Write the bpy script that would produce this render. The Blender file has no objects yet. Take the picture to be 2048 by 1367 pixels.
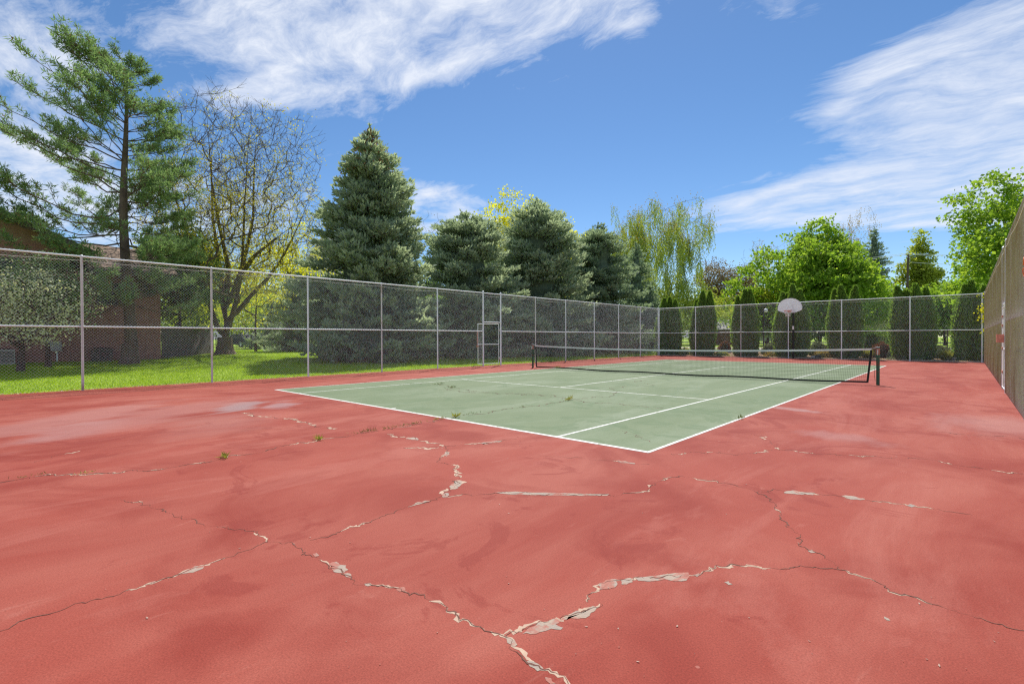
import bpy, math, random
import numpy as np
from mathutils import Matrix, Vector

sc = bpy.context.scene
col = sc.collection
rng = np.random.default_rng(7)
random.seed(7)
R = math.radians

# ------------------------------------------------------------------ camera
F_PX, CX, CY = 981.47, 1024.0, 683.5          # the photograph's focal length in its own 2048 px
CAM = np.array([13.725, -5.358, 1.365])
YAW, PIT, ROL = 0.7463, -0.0075, -0.0036
FW = np.array([-math.sin(YAW)*math.cos(PIT), math.cos(YAW)*math.cos(PIT), math.sin(PIT)])
_rt = np.array([math.cos(YAW), math.sin(YAW), 0.0]); _up = np.cross(_rt, FW)
RT = _rt*math.cos(ROL) + _up*math.sin(ROL); UP = np.cross(RT, FW)
cd = bpy.data.cameras.new('camera'); cam = bpy.data.objects.new('camera', cd); col.objects.link(cam)
cd.sensor_width = 36; cd.lens = F_PX/2048*36; cd.clip_start = 0.05; cd.clip_end = 9000
cam.matrix_world = Matrix(((RT[0], UP[0], -FW[0], CAM[0]), (RT[1], UP[1], -FW[1], CAM[1]),
                           (RT[2], UP[2], -FW[2], CAM[2]), (0, 0, 0, 1)))
sc.camera = cam
sc.render.resolution_x, sc.render.resolution_y = 1024, 683

# ------------------------------------------------------------------ light, sky, exposure
SUN_EL = R(55.0)
SUN_H = np.array([-0.56, 0.8285])             # horizontal direction towards the sun
SUN = np.array([SUN_H[0]*math.cos(SUN_EL), SUN_H[1]*math.cos(SUN_EL), math.sin(SUN_EL)])
sc.view_settings.view_transform = 'Standard'; sc.view_settings.look = 'None'
sc.view_settings.exposure = 0.55; sc.view_settings.gamma = 1.0; sc.view_settings.use_curve_mapping = False
sl = bpy.data.lights.new('sun', 'SUN'); sl.energy = 4.2; sl.angle = R(0.53); sl.color = (1.0, 0.95, 0.87)
so = bpy.data.objects.new('sun', sl); col.objects.link(so)
so.rotation_euler = Vector((-SUN[0], -SUN[1], -SUN[2])).to_track_quat('-Z', 'Y').to_euler()
so.location = (0, 0, 60)
sc.cycles.use_denoising = False; sc.cycles.pixel_filter_type = 'BLACKMAN_HARRIS'; sc.cycles.filter_width = 1.25
sc.cycles.max_bounces = 6; sc.cycles.diffuse_bounces = 3; sc.cycles.transmission_bounces = 4
sc.cycles.transparent_max_bounces = 8; sc.cycles.sample_clamp_indirect = 6.0

def ray(u, v):
    return FW + RT*(u-CX)/F_PX - UP*(v-CY)/F_PX
def gnd(u, v, h=0.0):
    d = ray(u, v); return CAM + d*(h-CAM[2])/d[2]
def at(u, D):                                   # ground position seen at column u, D metres deep
    return (CAM + ray(u, 676)*D)[:2]
def hgt(v, D):                                  # height seen at row v, D metres deep
    return 1.365 + (676-v)/F_PX*D

def sky_world():
    w = bpy.data.worlds.new('World'); sc.world = w; w.use_nodes = True
    nt = w.node_tree; N = nt.nodes; L = nt.links; N.clear()
    out = N.new('ShaderNodeOutputWorld'); bg = N.new('ShaderNodeBackground'); L.new(bg.outputs[0], out.inputs[0])
    bg.inputs[1].default_value = 0.088
    sky = N.new('ShaderNodeTexSky'); sky.sky_type = 'NISHITA'; sky.sun_disc = False
    sky.sun_elevation = SUN_EL; sky.sun_rotation = math.atan2(SUN_H[0], SUN_H[1])
    sky.altitude = 1300; sky.air_density = 1.0; sky.dust_density = 0.25; sky.ozone_density = 2.6
    def m(op, a, b=None, c=None, clamp=False):
        n = N.new('ShaderNodeMath'); n.operation = op; n.use_clamp = clamp
        for i, x in enumerate((a, b, c)):
            if x is None: continue
            if isinstance(x, (int, float)): n.inputs[i].default_value = x
            else: L.new(x, n.inputs[i])
        return n.outputs[0]
    def vm(op, a, b=None):
        n = N.new('ShaderNodeVectorMath'); n.operation = op
        for i, x in enumerate((a, b)):
            if x is None: continue
            if isinstance(x, (tuple, list, np.ndarray)): n.inputs[i].default_value = tuple(float(k) for k in x)
            else: L.new(x, n.inputs[i])
        return n
    tc = N.new('ShaderNodeTexCoord'); dr = vm('NORMALIZE', tc.outputs['Generated']).outputs[0]
    sp = N.new('ShaderNodeSeparateXYZ'); L.new(dr, sp.inputs[0])
    z = m('MAXIMUM', sp.outputs[2], 0.0); k = m('DIVIDE', 1.0, m('ADD', z, 0.12))
    pv = N.new('ShaderNodeCombineXYZ'); L.new(m('MULTIPLY', sp.outputs[0], k), pv.inputs[0]); L.new(m('MULTIPLY', sp.outputs[1], k), pv.inputs[1])
    # warp
    wn = N.new('ShaderNodeTexNoise'); wn.inputs['Scale'].default_value = 1.6; wn.inputs['Detail'].default_value = 4; L.new(pv.outputs[0], wn.inputs['Vector'])
    wv = vm('MULTIPLY', vm('SUBTRACT', wn.outputs['Color'], (.5, .5, .5)).outputs[0], (.42, .42, 0)).outputs[0]
    pw = vm('ADD', pv.outputs[0], wv).outputs[0]
    def noise(rot, sx, sy, scale, detail, rough):
        mp = N.new('ShaderNodeMapping'); mp.inputs['Rotation'].default_value = (0, 0, R(rot)); mp.inputs['Scale'].default_value = (sx, sy, 1)
        L.new(pw, mp.inputs['Vector']); n = N.new('ShaderNodeTexNoise'); n.inputs['Scale'].default_value = scale
        n.inputs['Detail'].default_value = detail; n.inputs['Roughness'].default_value = rough; L.new(mp.outputs[0], n.inputs['Vector']); return n.outputs['Fac']
    streak = noise(8, .46, 1.35, 3.4, 12, .68)
    puff = noise(-32, .62, 1.2, 3.6, 12, .68)
    wide = noise(0, .5, 1.0, 0.7, 3, .5)
    # cloud banks at their own directions in the sky: centre pixel, half sizes, tilt, weight, streaky?
    banks = [(560, 10, 330, 95, -6, 1.25, 0), (860, 95, 260, 75, -22, .95, 0), (1080, 20, 200, 70, -10, 1.1, 0), (540, 178, 110, 26, -8, 1.0, 0),
             (700, 150, 150, 45, -18, .85, 0),
             (1265, 35, 55, 32, 0, .95, 0), (30, 110, 150, 95, 25, 1.0, 0), (60, 330, 190, 90, 0, .85, 0), (330, 430, 330, 80, 0, 1.0, 0),
             (850, 400, 70, 34, 10, 1.1, 0), (900, 438, 120, 30, 0, 1.0, 0), (1590, 20, 110, 38, 14, .7, 1),
             (1890, 110, 230, 62, -26, 1.2, 1), (1990, 180, 190, 62, -22, 1.1, 1), (1930, 335, 360, 74, -12, 1.35, 1), (1640, 390, 230, 22, -9, .8, 1),
             (1640, 425, 160, 14, -6, .6, 1), (2060, 385, 320, 60, -4, 1.4, 1), (1700, 215, 110, 20, -26, .6, 1), (1850, 440, 250, 14, -3, .7, 1), (2010, 40, 240, 50, -20, .7, 1), (1500, 15, 200, 26, 8, .55, 0)]
    tot = {0: None, 1: None}
    for (u, v, hw, hh, ang, wt, kind) in banks:
        c = ray(u, v); ln = np.linalg.norm(c); cth = 1/ln; c = c/ln
        a = RT - c*np.dot(RT, c); a /= np.linalg.norm(a); b = np.cross(c, a); b = -b if b[2] < 0 else b
        t = R(-ang); a2 = a*math.cos(t) + b*math.sin(t); b2 = -a*math.sin(t) + b*math.cos(t)
        s = 1.12*cth/F_PX*(0.75+.25*cth)
        x = vm('DOT_PRODUCT', dr, a2/(hw*s)).outputs['Value']; y = vm('DOT_PRODUCT', dr, b2/(hh*s)).outputs['Value']
        front = m('GREATER_THAN', vm('DOT_PRODUCT', dr, c).outputs['Value'], 0.0)
        r2 = m('ADD', m('MULTIPLY', x, x), m('MULTIPLY', y, y))
        g = m('MULTIPLY', m('MULTIPLY', m('POWER', 2.718, m('MULTIPLY', r2, -0.8)), wt), front)
        tot[kind] = g if tot[kind] is None else m('ADD', tot[kind], g)
    def cover(total, nz, gain):
        t = m('MINIMUM', total, 1.3)
        return m('MULTIPLY', m('ADD', m('MULTIPLY', m('SUBTRACT', nz, .5), 3.6), m('SUBTRACT', m('MULTIPLY', t, 1.0), .64)), gain, clamp=True)
    c0 = cover(tot[0], puff, 1.0); c1 = cover(tot[1], m('ADD', m('MULTIPLY', streak, .62), m('MULTIPLY', noise(-6, .7, 1.25, 4.6, 12, .66), .38)), .92)
    # unseen clouds outside the view, coverage raised to add fill light
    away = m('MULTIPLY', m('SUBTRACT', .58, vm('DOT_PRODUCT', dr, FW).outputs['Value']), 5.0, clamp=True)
    fill_clouds = m('MULTIPLY', m('MULTIPLY', m('ADD', m('MULTIPLY', m('SUBTRACT', m('ADD', m('MULTIPLY', puff, .6), m('MULTIPLY', wide, .4)), .5), 3.4), .22), 1.3, clamp=True), away)
    fac = m('MAXIMUM', m('MAXIMUM', c0, c1), fill_clouds)
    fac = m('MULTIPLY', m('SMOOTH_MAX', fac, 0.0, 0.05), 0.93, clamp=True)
    # deepen the blue a little, as the photograph's processing has it
    hs = N.new('ShaderNodeHueSaturation'); hs.inputs['Saturation'].default_value = 1.17; hs.inputs['Value'].default_value = 1.0; L.new(sky.outputs[0], hs.inputs['Color'])
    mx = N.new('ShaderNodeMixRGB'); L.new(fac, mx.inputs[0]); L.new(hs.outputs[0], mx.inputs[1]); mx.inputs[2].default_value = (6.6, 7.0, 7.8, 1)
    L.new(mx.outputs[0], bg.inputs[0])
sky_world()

# ------------------------------------------------------------------ mesh helpers
class MB:
    def __init__(s): s.V = []; s.F = []; s.n = 0; s.A = []
    def add(s, V, F, a=None):
        V = np.asarray(V, float).reshape(-1, 3); F = np.asarray(F, np.int64)
        if len(F) == 0: return
        s.V.append(V); s.F.append(F + s.n); s.n += len(V)
        s.A.append(np.full(len(F), .5) if a is None else np.broadcast_to(np.asarray(a, float), (len(F),)))
    def mesh(s, name, smooth=False, off=(0, 0, 0)):
        me = bpy.data.meshes.new(name)
        V = np.concatenate(s.V) - np.asarray(off, float)
        loops = np.concatenate([f.ravel() for f in s.F]); tot = np.concatenate([np.full(len(f), f.shape[1]) for f in s.F])
        me.vertices.add(len(V)); me.vertices.foreach_set('co', V.astype(np.float32).ravel())
        me.loops.add(len(loops)); me.loops.foreach_set('vertex_index', loops.astype(np.int32))
        me.polygons.add(len(tot)); st = np.concatenate([[0], np.cumsum(tot)[:-1]]); me.polygons.foreach_set('loop_start', st.astype(np.int32))
        me.update(calc_edges=True)
        me.polygons.foreach_set('use_smooth', np.full(len(tot), bool(smooth)))
        at_ = me.attributes.new('rnd', 'FLOAT', 'FACE'); at_.data.foreach_set('value', np.concatenate(s.A).astype(np.float32))
        return me
    def build(s, name, mat, parent=None, smooth=False, off=None):
        if off is None: off = root_of(parent).location if parent is not None else (0, 0, 0)
        me = s.mesh(name, smooth, off); me.materials.append(mat)
        return link(name, me, parent)
def root_of(o):
    while o.parent is not None: o = o.parent
    return o
def link(name, me, parent=None):
    o = bpy.data.objects.new(name, me); col.objects.link(o); o.parent = parent; return o
def tag(o, label=None, cat=None, group=None, kind=None):
    if label: o['label'] = label
    if cat: o['category'] = cat
    if group: o['group'] = group
    if kind: o['kind'] = kind
    return o
def thing(name, label, cat, loc=(0, 0, 0), rz=0.0, group=None):
    o = bpy.data.objects.new(name, None); col.objects.link(o); o.location = tuple(float(k) for k in loc); o.rotation_euler = (0, 0, rz)
    o.empty_display_size = .2
    return tag(o, label, cat, group)

def unit(a): return a/np.maximum(np.linalg.norm(a, axis=-1, keepdims=True), 1e-9)
def frusta(mb, P0, P1, R0, R1, n=5, caps=False, a=None):
    P0 = np.atleast_2d(np.asarray(P0, float)); P1 = np.atleast_2d(np.asarray(P1, float)); m = len(P0)
    R0 = np.broadcast_to(np.asarray(R0, float), (m,)); R1 = np.broadcast_to(np.asarray(R1, float), (m,))
    d = unit(P1-P0); ref = np.where(np.abs(d[:, 2:3]) > .9, np.array([[1., 0, 0]]), np.array([[0, 0, 1.]]))
    s = unit(np.cross(d, ref)); t = np.cross(d, s)
    th = np.arange(n)/n*2*np.pi + np.pi/n
    off = s[:, None]*np.cos(th)[None, :, None] + t[:, None]*np.sin(th)[None, :, None]
    V = np.concatenate([P0[:, None]+off*R0[:, None, None], P1[:, None]+off*R1[:, None, None]], 1)
    i = np.arange(n); j = (i+1) % n; f = np.stack([i, j, j+n, i+n], 1)
    Fc = (f[None]+(np.arange(m)*2*n)[:, None, None]).reshape(-1, 4)
    mb.add(V, Fc, None if a is None else np.repeat(a, n))
    if caps:
        for base, rev in ((0, False), (n, True)):
            k = np.arange(n) + base; k = k[::-1] if rev else k
            nf = (k[None]+(np.arange(m)*2*n)[:, None]); 
            mb.F.append(nf + mb.n - len(V.reshape(-1, 3))); mb.A.append(np.full(m, .5))
def pipe(mb, pts, r, n=8, caps=True):
    pts = np.asarray(pts, float); r = np.broadcast_to(np.asarray(r, float), (len(pts),)); frusta(mb, pts[:-1], pts[1:], r[:-1], r[1:], n, caps)
def tube(mb, pts, r, n=8, close=True):           # one continuous skin along a polyline
    pts = np.asarray(pts, float); m = len(pts); r = np.broadcast_to(np.asarray(r, float), (m,))
    d = np.gradient(pts, axis=0); d = unit(d)
    ref = np.array([1., 0, 0]) if abs(d[0, 2]) > .7 else np.array([0, 0, 1.])
    s = unit(np.cross(d, ref)); t = np.cross(d, s); th = np.arange(n)/n*2*np.pi
    V = pts[:, None]+(s[:, None]*np.cos(th)[None, :, None]+t[:, None]*np.sin(th)[None, :, None])*r[:, None, None]
    i = np.arange(n); j = (i+1) % n
    F = np.concatenate([np.stack([i+k*n, j+k*n, j+(k+1)*n, i+(k+1)*n], 1) for k in range(m-1)]); mb.add(V, F)
    if close:
        for k in (0, m-1):
            mb.F.append((np.arange(n)+k*n)[None] + mb.n - m*n); mb.A.append(np.full(1, .5))
BOXF = np.array([[0, 3, 2, 1], [4, 5, 6, 7], [0, 1, 5, 4], [1, 2, 6, 5], [2, 3, 7, 6], [3, 0, 4, 7]])
def box(mb, lo, hi):
    (x0, y0, z0), (x1, y1, z1) = lo, hi
    mb.add([(x0, y0, z0), (x1, y0, z0), (x1, y1, z0), (x0, y1, z0), (x0, y0, z1), (x1, y0, z1), (x1, y1, z1), (x0, y1, z1)], BOXF)
def prism(mb, poly, z0, z1):                     # poly: xy outline, counter-clockwise
    p = np.asarray(poly, float); n = len(p)
    V = np.concatenate([np.c_[p, np.full(n, z0)], np.c_[p, np.full(n, z1)]]); i = np.arange(n); j = (i+1) % n
    mb.add(V, np.stack([i, j, j+n, i+n], 1)); mb.F.append((np.arange(n)[::-1])[None]+mb.n-2*n); mb.A.append([.5]); mb.F.append((np.arange(n)+n)[None]+mb.n-2*n); mb.A.append([.5])
def leaves(mb, C, D, L, W, a=None, rs=rng):      # diamond leaves from C along D
    C = np.asarray(C, float); m = len(C); D = unit(np.asarray(D, float)); s = unit(np.cross(D, rs.normal(size=(m, 3))))
    L = np.broadcast_to(np.asarray(L, float), (m,))[:, None]; W = np.broadcast_to(np.asarray(W, float), (m,))[:, None]
    V = np.stack([C, C+D*L*.45+s*W*.5, C+D*L, C+D*L*.45-s*W*.5], 1)
    F = np.arange(m*4).reshape(m, 4); mb.add(V, F, rs.random(m) if a is None else a)
def rand_dirs(n, rs=rng): return unit(rs.normal(size=(n, 3)))

# ------------------------------------------------------------------ materials
def nodes_of(name):
    m = bpy.data.materials.new(name); m.use_nodes = True; nt = m.node_tree; nt.nodes.clear()
    o = nt.nodes.new('ShaderNodeOutputMaterial'); return m, nt, o
def c4(c): return (c[0], c[1], c[2], 1)
def noise_node(nt, vec, scale, detail=4, rough=.55, dist=0.0):
    n = nt.nodes.new('ShaderNodeTexNoise'); n.inputs['Scale'].default_value = scale; n.inputs['Detail'].default_value = detail
    n.inputs['Roughness'].default_value = rough; n.inputs['Distortion'].default_value = dist; nt.links.new(vec, n.inputs['Vector']); return n.outputs['Fac']
def ramp(nt, fac, a, b, ca=(0, 0, 0), cb=(1, 1, 1)):
    r = nt.nodes.new('ShaderNodeValToRGB'); r.color_ramp.elements[0].position = a; r.color_ramp.elements[1].position = b
    r.color_ramp.elements[0].color = c4(ca); r.color_ramp.elements[1].color = c4(cb); nt.links.new(fac, r.inputs[0]); return r.outputs[0]
def mixc(nt, fac, a, b, mode='MIX'):
    n = nt.nodes.new('ShaderNodeMixRGB'); n.blend_type = mode
    for i, x in ((0, fac), (1, a), (2, b)):
        if isinstance(x, (int, float)): n.inputs[i].default_value = x
        elif isinstance(x, tuple): n.inputs[i].default_value = c4(x)
        else: nt.links.new(x, n.inputs[i])
    return n.outputs[0]
def obj_vec(nt, scale=(1, 1, 1), rot=0.0):
    tc = nt.nodes.new('ShaderNodeTexCoord'); mp = nt.nodes.new('ShaderNodeMapping'); mp.inputs['Scale'].default_value = scale; mp.inputs['Rotation'].default_value = (0, 0, rot)
    nt.links.new(tc.outputs['Object'], mp.inputs['Vector']); return mp.outputs[0]
def pm(name, ca, cb, scale=3.0, rough=.7, bump=0.0, bscale=40, metal=0.0, cc=None, ccs=9.0, ccth=(.55, .7), stretch=(1, 1, 1), spec=.4):
    m, nt, o = nodes_of(name); b = nt.nodes.new('ShaderNodeBsdfPrincipled'); nt.links.new(b.outputs[0], o.inputs[0])
    v = obj_vec(nt, stretch); f = ramp(nt, noise_node(nt, v, scale, 6, .6), .3, .7); c = mixc(nt, f, ca, cb)
    if cc is not None: c = mixc(nt, ramp(nt, noise_node(nt, v, ccs, 5, .6, .4), *ccth), c, cc)
    nt.links.new(c, b.inputs['Base Color']); b.inputs['Roughness'].default_value = rough; b.inputs['Metallic'].default_value = metal; b.inputs['Specular IOR Level'].default_value = spec
    if bump:
        bn = nt.nodes.new('ShaderNodeBump'); bn.inputs['Strength'].default_value = bump; bn.inputs['Distance'].default_value = .02
        nt.links.new(noise_node(nt, v, bscale, 5, .6), bn.inputs['Height']); nt.links.new(bn.outputs[0], b.inputs['Normal'])
    return m
def leafm(name, ca, cb, tr=.35, cc=None, rough=.6, ns=.6, tint=(1.25, 1.2, .7)):
    m, nt, o = nodes_of(name); at_ = nt.nodes.new('ShaderNodeAttribute'); at_.attribute_name = 'rnd'
    c = mixc(nt, at_.outputs['Fac'], ca, cb)
    v = obj_vec(nt); f = ramp(nt, noise_node(nt, v, ns, 3, .5), .35, .65)
    c = mixc(nt, f, c, cc if cc is not None else tuple(.5*(x+y)*1.15 for x, y in zip(ca, cb)))
    d = nt.nodes.new('ShaderNodeBsdfPrincipled'); d.inputs['Roughness'].default_value = rough; d.inputs['Specular IOR Level'].default_value = .25; nt.links.new(c, d.inputs['Base Color'])
    t = nt.nodes.new('ShaderNodeBsdfTranslucent'); nt.links.new(mixc(nt, 1.0, c, tint, 'MULTIPLY'), t.inputs[0])
    mx = nt.nodes.new('ShaderNodeMixShader'); mx.inputs[0].default_value = tr; nt.links.new(d.outputs[0], mx.inputs[1]); nt.links.new(t.outputs[0], mx.inputs[2]); nt.links.new(mx.outputs[0], o.inputs[0])
    return m

M = {}
def red_court():
    m, nt, o = nodes_of('red_court_paint'); b = nt.nodes.new('ShaderNodeBsdfPrincipled'); nt.links.new(b.outputs[0], o.inputs[0])
    v = obj_vec(nt); vs = obj_vec(nt, (1, .35, 1), R(38))
    c = mixc(nt, ramp(nt, noise_node(nt, v, .33, 5, .6, .6), .32, .7), (.240, .0415, .0285), (.300, .066, .0455))
    c = mixc(nt, mixc(nt, .7, (0, 0, 0), ramp(nt, noise_node(nt, vs, .9, 7, .66, .8), .40, .70)), c, (.350, .110, .080))     # faded, dusty
    c = mixc(nt, mixc(nt, .8, (0, 0, 0), ramp(nt, noise_node(nt, v, .75, 5, .55, .9), .50, .68)), c, (.216, .032, .0215))  # fresher coat
    c = mixc(nt, mixc(nt, .24, (0, 0, 0), ramp(nt, noise_node(nt, vs, .62, 10, .70, 1.0), .53, .60)), c, (.385, .135, .105))   # crisp-edged dusty films
    c = mixc(nt, mixc(nt, .45, (0, 0, 0), ramp(nt, noise_node(nt, v, .85, 10, .66, 1.3), .580, .615)), c, (.200, .027, .020))
    c = mixc(nt, mixc(nt, .5, (0, 0, 0), ramp(nt, noise_node(nt, vs, 5.5, 9, .7, .6), .62, .74)), c, (.38, .145, .112))          # scuffs
    # traffic-worn grey areas by the left fence and the right side
    def spot(cx, cy, rx, ry, rot, lo, hi):
        tc = nt.nodes.new('ShaderNodeTexCoord'); sub = nt.nodes.new('ShaderNodeVectorMath'); sub.operation = 'SUBTRACT'; nt.links.new(tc.outputs['Object'], sub.inputs[0]); sub.inputs[1].default_value = (cx, cy, 0)
        mp = nt.nodes.new('ShaderNodeMapping'); mp.inputs['Rotation'].default_value = (0, 0, rot); nt.links.new(sub.outputs[0], mp.inputs['Vector'])
        mp2 = nt.nodes.new('ShaderNodeMapping'); mp2.inputs['Scale'].default_value = (1/rx, 1/ry, 0); nt.links.new(mp.outputs[0], mp2.inputs['Vector'])
        ln = nt.nodes.new('ShaderNodeVectorMath'); ln.operation = 'LENGTH'; nt.links.new(mp2.outputs[0], ln.inputs[0])
        n = nt.nodes.new('ShaderNodeMath'); n.operation = 'SUBTRACT'; n.inputs[0].default_value = 1.0; nt.links.new(ln.outputs['Value'], n.inputs[1])
        a = nt.nodes.new('ShaderNodeMath'); a.operation = 'MULTIPLY_ADD'; nt.links.new(n.outputs[0], a.inputs[0]); a.inputs[1].default_value = .5; nt.links.new(noise_node(nt, vs, 1.6, 7, .66, .5), a.inputs[2])
        return ramp(nt, a.outputs[0], lo, hi)
    for (u, v_, rx, ry, rot, lo, hi, amt, cc) in [(480, 812, 1.3, .55, .6, .58, .78, .8, (.27, .19, .19)), (330, 826, 3.6, .9, .9, .52, .8, .55, (.34, .15, .13)), (140, 838, 3.2, .8, .8, .55, .8, .5, (.35, .17, .15)),
                                                  (440, 845, 1.6, 1.0, .4, .5, .85, .4, (.31, .14, .12)), (560, 810, .9, .4, .5, .55, .8, .7, (.31, .19, .19)), (140, 860, 1.4, .6, .6, .55, .85, .45, (.31, .15, .14)),
                                                  (2000, 850, 1.2, 1.5, 0, .5, .9, .5, (.36, .18, .16)), (1600, 820, .7, .25, .3, .55, .8, .6, (.33, .20, .19)), (1690, 875, .8, .4, .3, .55, .85, .4, (.33, .18, .17))]:
        p = gnd(u, v_); s = spot(p[0], p[1], rx, ry, rot, lo, hi); c = mixc(nt, mixc(nt, amt, (0, 0, 0), s), c, cc)
    g = ramp(nt, noise_node(nt, v, 120, 4, .75), .28, .72, (.66, .64, .64), (1.34, 1.36, 1.36)); c = mixc(nt, 1.0, c, g, 'MULTIPLY')
    fl = nt.nodes.new('ShaderNodeTexVoronoi'); fl.inputs['Scale'].default_value = 7.0; nt.links.new(v, fl.inputs['Vector'])
    n2 = noise_node(nt, v, 1.1, 3, .6)
    th = nt.nodes.new('ShaderNodeMath'); th.operation = 'MULTIPLY'; nt.links.new(ramp(nt, n2, .5, .75, (0, 0, 0), (.10, .10, .10)), th.inputs[0]); th.inputs[1].default_value = 1.0
    lt = nt.nodes.new('ShaderNodeMath'); lt.operation = 'LESS_THAN'; nt.links.new(fl.outputs['Distance'], lt.inputs[0]); nt.links.new(th.outputs[0], lt.inputs[1])
    c = mixc(nt, mixc(nt, lt.outputs[0], (0, 0, 0), (.45, .45, .45)), c, (.42, .20, .16))
    nt.links.new(c, b.inputs['Base Color']); b.inputs['Roughness'].default_value = .8; b.inputs['Specular IOR Level'].default_value = .18
    bn = nt.nodes.new('ShaderNodeBump'); bn.inputs['Strength'].default_value = .3; bn.inputs['Distance'].default_value = .0008
    nt.links.new(noise_node(nt, v, 260, 3, .7), bn.inputs['Height']); nt.links.new(bn.outputs[0], b.inputs['Normal']); return m
def green_court():
    m, nt, o = nodes_of('green_court_paint'); b = nt.nodes.new('ShaderNodeBsdfPrincipled'); nt.links.new(b.outputs[0], o.inputs[0])
    v = obj_vec(nt); vs = obj_vec(nt, (1, .3, 1), R(45))
    c = mixc(nt, ramp(nt, noise_node(nt, v, .5, 6, .6, .6), .3, .7), (.128, .172, .094), (.164, .204, .120))
    c = mixc(nt, mixc(nt, .75, (0, 0, 0), ramp(nt, noise_node(nt, vs, .8, 9, .66, 1.0), .46, .66)), c, (.205, .246, .165))
    c = mixc(nt, mixc(nt, .5, (0, 0, 0), ramp(nt, noise_node(nt, v, .9, 10, .68, 1.4), .55, .60)), c, (.105, .155, .080))
    c = mixc(nt, mixc(nt, .5, (0, 0, 0), ramp(nt, noise_node(nt, vs, 1.5, 6, .6, .8), .58, .75)), c, (.095, .152, .082))
    g = ramp(nt, noise_node(nt, v, 160, 3, .7), .25, .75, (.84, .84, .84), (1.16, 1.16, 1.16)); c = mixc(nt, 1.0, c, g, 'MULTIPLY')
    nt.links.new(c, b.inputs['Base Color']); b.inputs['Roughness'].default_value = .8; b.inputs['Specular IOR Level'].default_value = .18
    bn = nt.nodes.new('ShaderNodeBump'); bn.inputs['Strength'].default_value = .3; bn.inputs['Distance'].default_value = .0008
    nt.links.new(noise_node(nt, v, 220, 3, .7), bn.inputs['Height']); nt.links.new(bn.outputs[0], b.inputs['Normal']); return m
M['red'] = red_court(); M['green'] = green_court()
M['line'] = pm('white_line_paint', (.58, .58, .55), (.66, .66, .63), 3, .6, .1, 150, cc=(.26, .29, .22), ccs=9, ccth=(.54, .66))
M['crack'] = pm('crack_dark', (.085, .036, .027), (.19, .085, .06), 20, .95)  # dark brown colour of the crack lines
M['crackp'] = pm('crack_pale_edge', (.50, .37, .27), (.38, .25, .185), 14, .9)
M['patch'] = pm('peeled_paint', (.30, .26, .225), (.39, .29, .22), 9, .9, .4, 60, cc=(.36, .145, .11), ccs=7, ccth=(.50, .58))
M['kerb'] = pm('concrete_kerb', (.42, .38, .33), (.52, .47, .41), 4, .9, .3, 60)
M['lawn'] = pm('lawn_ground', (.20, .31, .012), (.27, .38, .02), 1.6, .95, .4, 30, cc=(.18, .29, .014), ccs=.5)
M['soil'] = pm('bark_mulch', (.20, .13, .09), (.36, .25, .17), 14, .95, .8, 50, cc=(.10, .06, .045), ccs=30)
M['path'] = pm('pale_path', (.45, .41, .36), (.54, .49, .43), 1.5, .9, .2, 40)
M['asph'] = pm('asphalt', (.045, .045, .048), (.07, .07, .07), 2, .9)
M['hill'] = pm('hill_scrub', (.12, .14, .15), (.17, .18, .18), .004, .95)
M['galv'] = pm('galvanised_steel', (.74, .79, .82), (.84, .88, .91), 4, .5, metal=.12, cc=(.45, .38, .31), ccs=3, ccth=(.66, .78))
M['galvr'] = pm('rust_worn_steel', (.58, .57, .55), (.68, .67, .65), 4, .55, metal=.1, cc=(.36, .26, .19), ccs=2, ccth=(.54, .68))
M['wire'] = pm('chain_link_wire', (.72, .74, .75), (.82, .84, .85), 3, .45, metal=.1, cc=(.62, .61, .59), ccs=1.2)
M['wirer'] = pm('weathered_chain_link_wire', (.27, .25, .235), (.41, .395, .385), 1.5, .6, metal=.05, cc=(.25, .195, .165), ccs=.8)
M['rust'] = pm('rusted_latch', (.32, .12, .08), (.48, .22, .16), 12, .8)
M['pinkbox'] = pm('faded_red_box', (.62, .20, .15), (.70, .28, .22), 8, .6)
M['netc'] = pm('black_net_cord', (.012, .014, .014), (.03, .034, .032), 10, .8)
M['tape'] = pm('white_net_tape', (.70, .69, .66), (.80, .79, .76), 5, .75, cc=(.55, .50, .44), ccs=8, ccth=(.6, .8))
M['postg'] = pm('green_post_paint', (.020, .09, .055), (.035, .12, .07), 6, .45, cc=(.13, .05, .03), ccs=6, ccth=(.52, .6))
M['board'] = leafm('white_fibreglass_backboard', (.86, .87, .89), (.90, .91, .93), .35, rough=.4, ns=2, tint=(1.0, 1.0, 1.02), cc=(.88, .89, .91))
M['orange'] = pm('orange_rim', (.70, .13, .05), (.80, .22, .08), 9, .5)
M['cord'] = pm('white_cord', (.70, .68, .64), (.80, .78, .74), 8, .8)
M['black'] = pm('black_metal', (.012, .012, .013), (.025, .025, .027), 8, .45)
M['white'] = pm('white_enamel', (.78, .78, .77), (.84, .84, .83), 3, .4)
M['brick'] = pm('brown_brick', (.29, .145, .112), (.37, .195, .15), 9, .9, .5, 60, stretch=(1, 1, 3))
M['siding'] = pm('brown_siding', (.28, .17, .125), (.34, .21, .155), 5, .85, stretch=(1, 1, .3))
M['shingle'] = pm('tan_shingles', (.24, .17, .13), (.34, .25, .19), 8, .95, .5, 30)
M['fascia'] = pm('dark_fascia', (.10, .085, .075), (.14, .12, .10), 4, .8)
M['dwood'] = pm('dark_fence_wood', (.11, .098, .095), (.16, .145, .14), 6, .85, stretch=(1, 1, .2))
M['glass'] = pm('dark_glass', (.02, .025, .03), (.04, .045, .05), 2, .3, spec=.3)
M['bark'] = pm('grey_brown_bark', (.085, .060, .045), (.17, .125, .095), 7, .95, .9, 22, stretch=(1, 1, .25))
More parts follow.
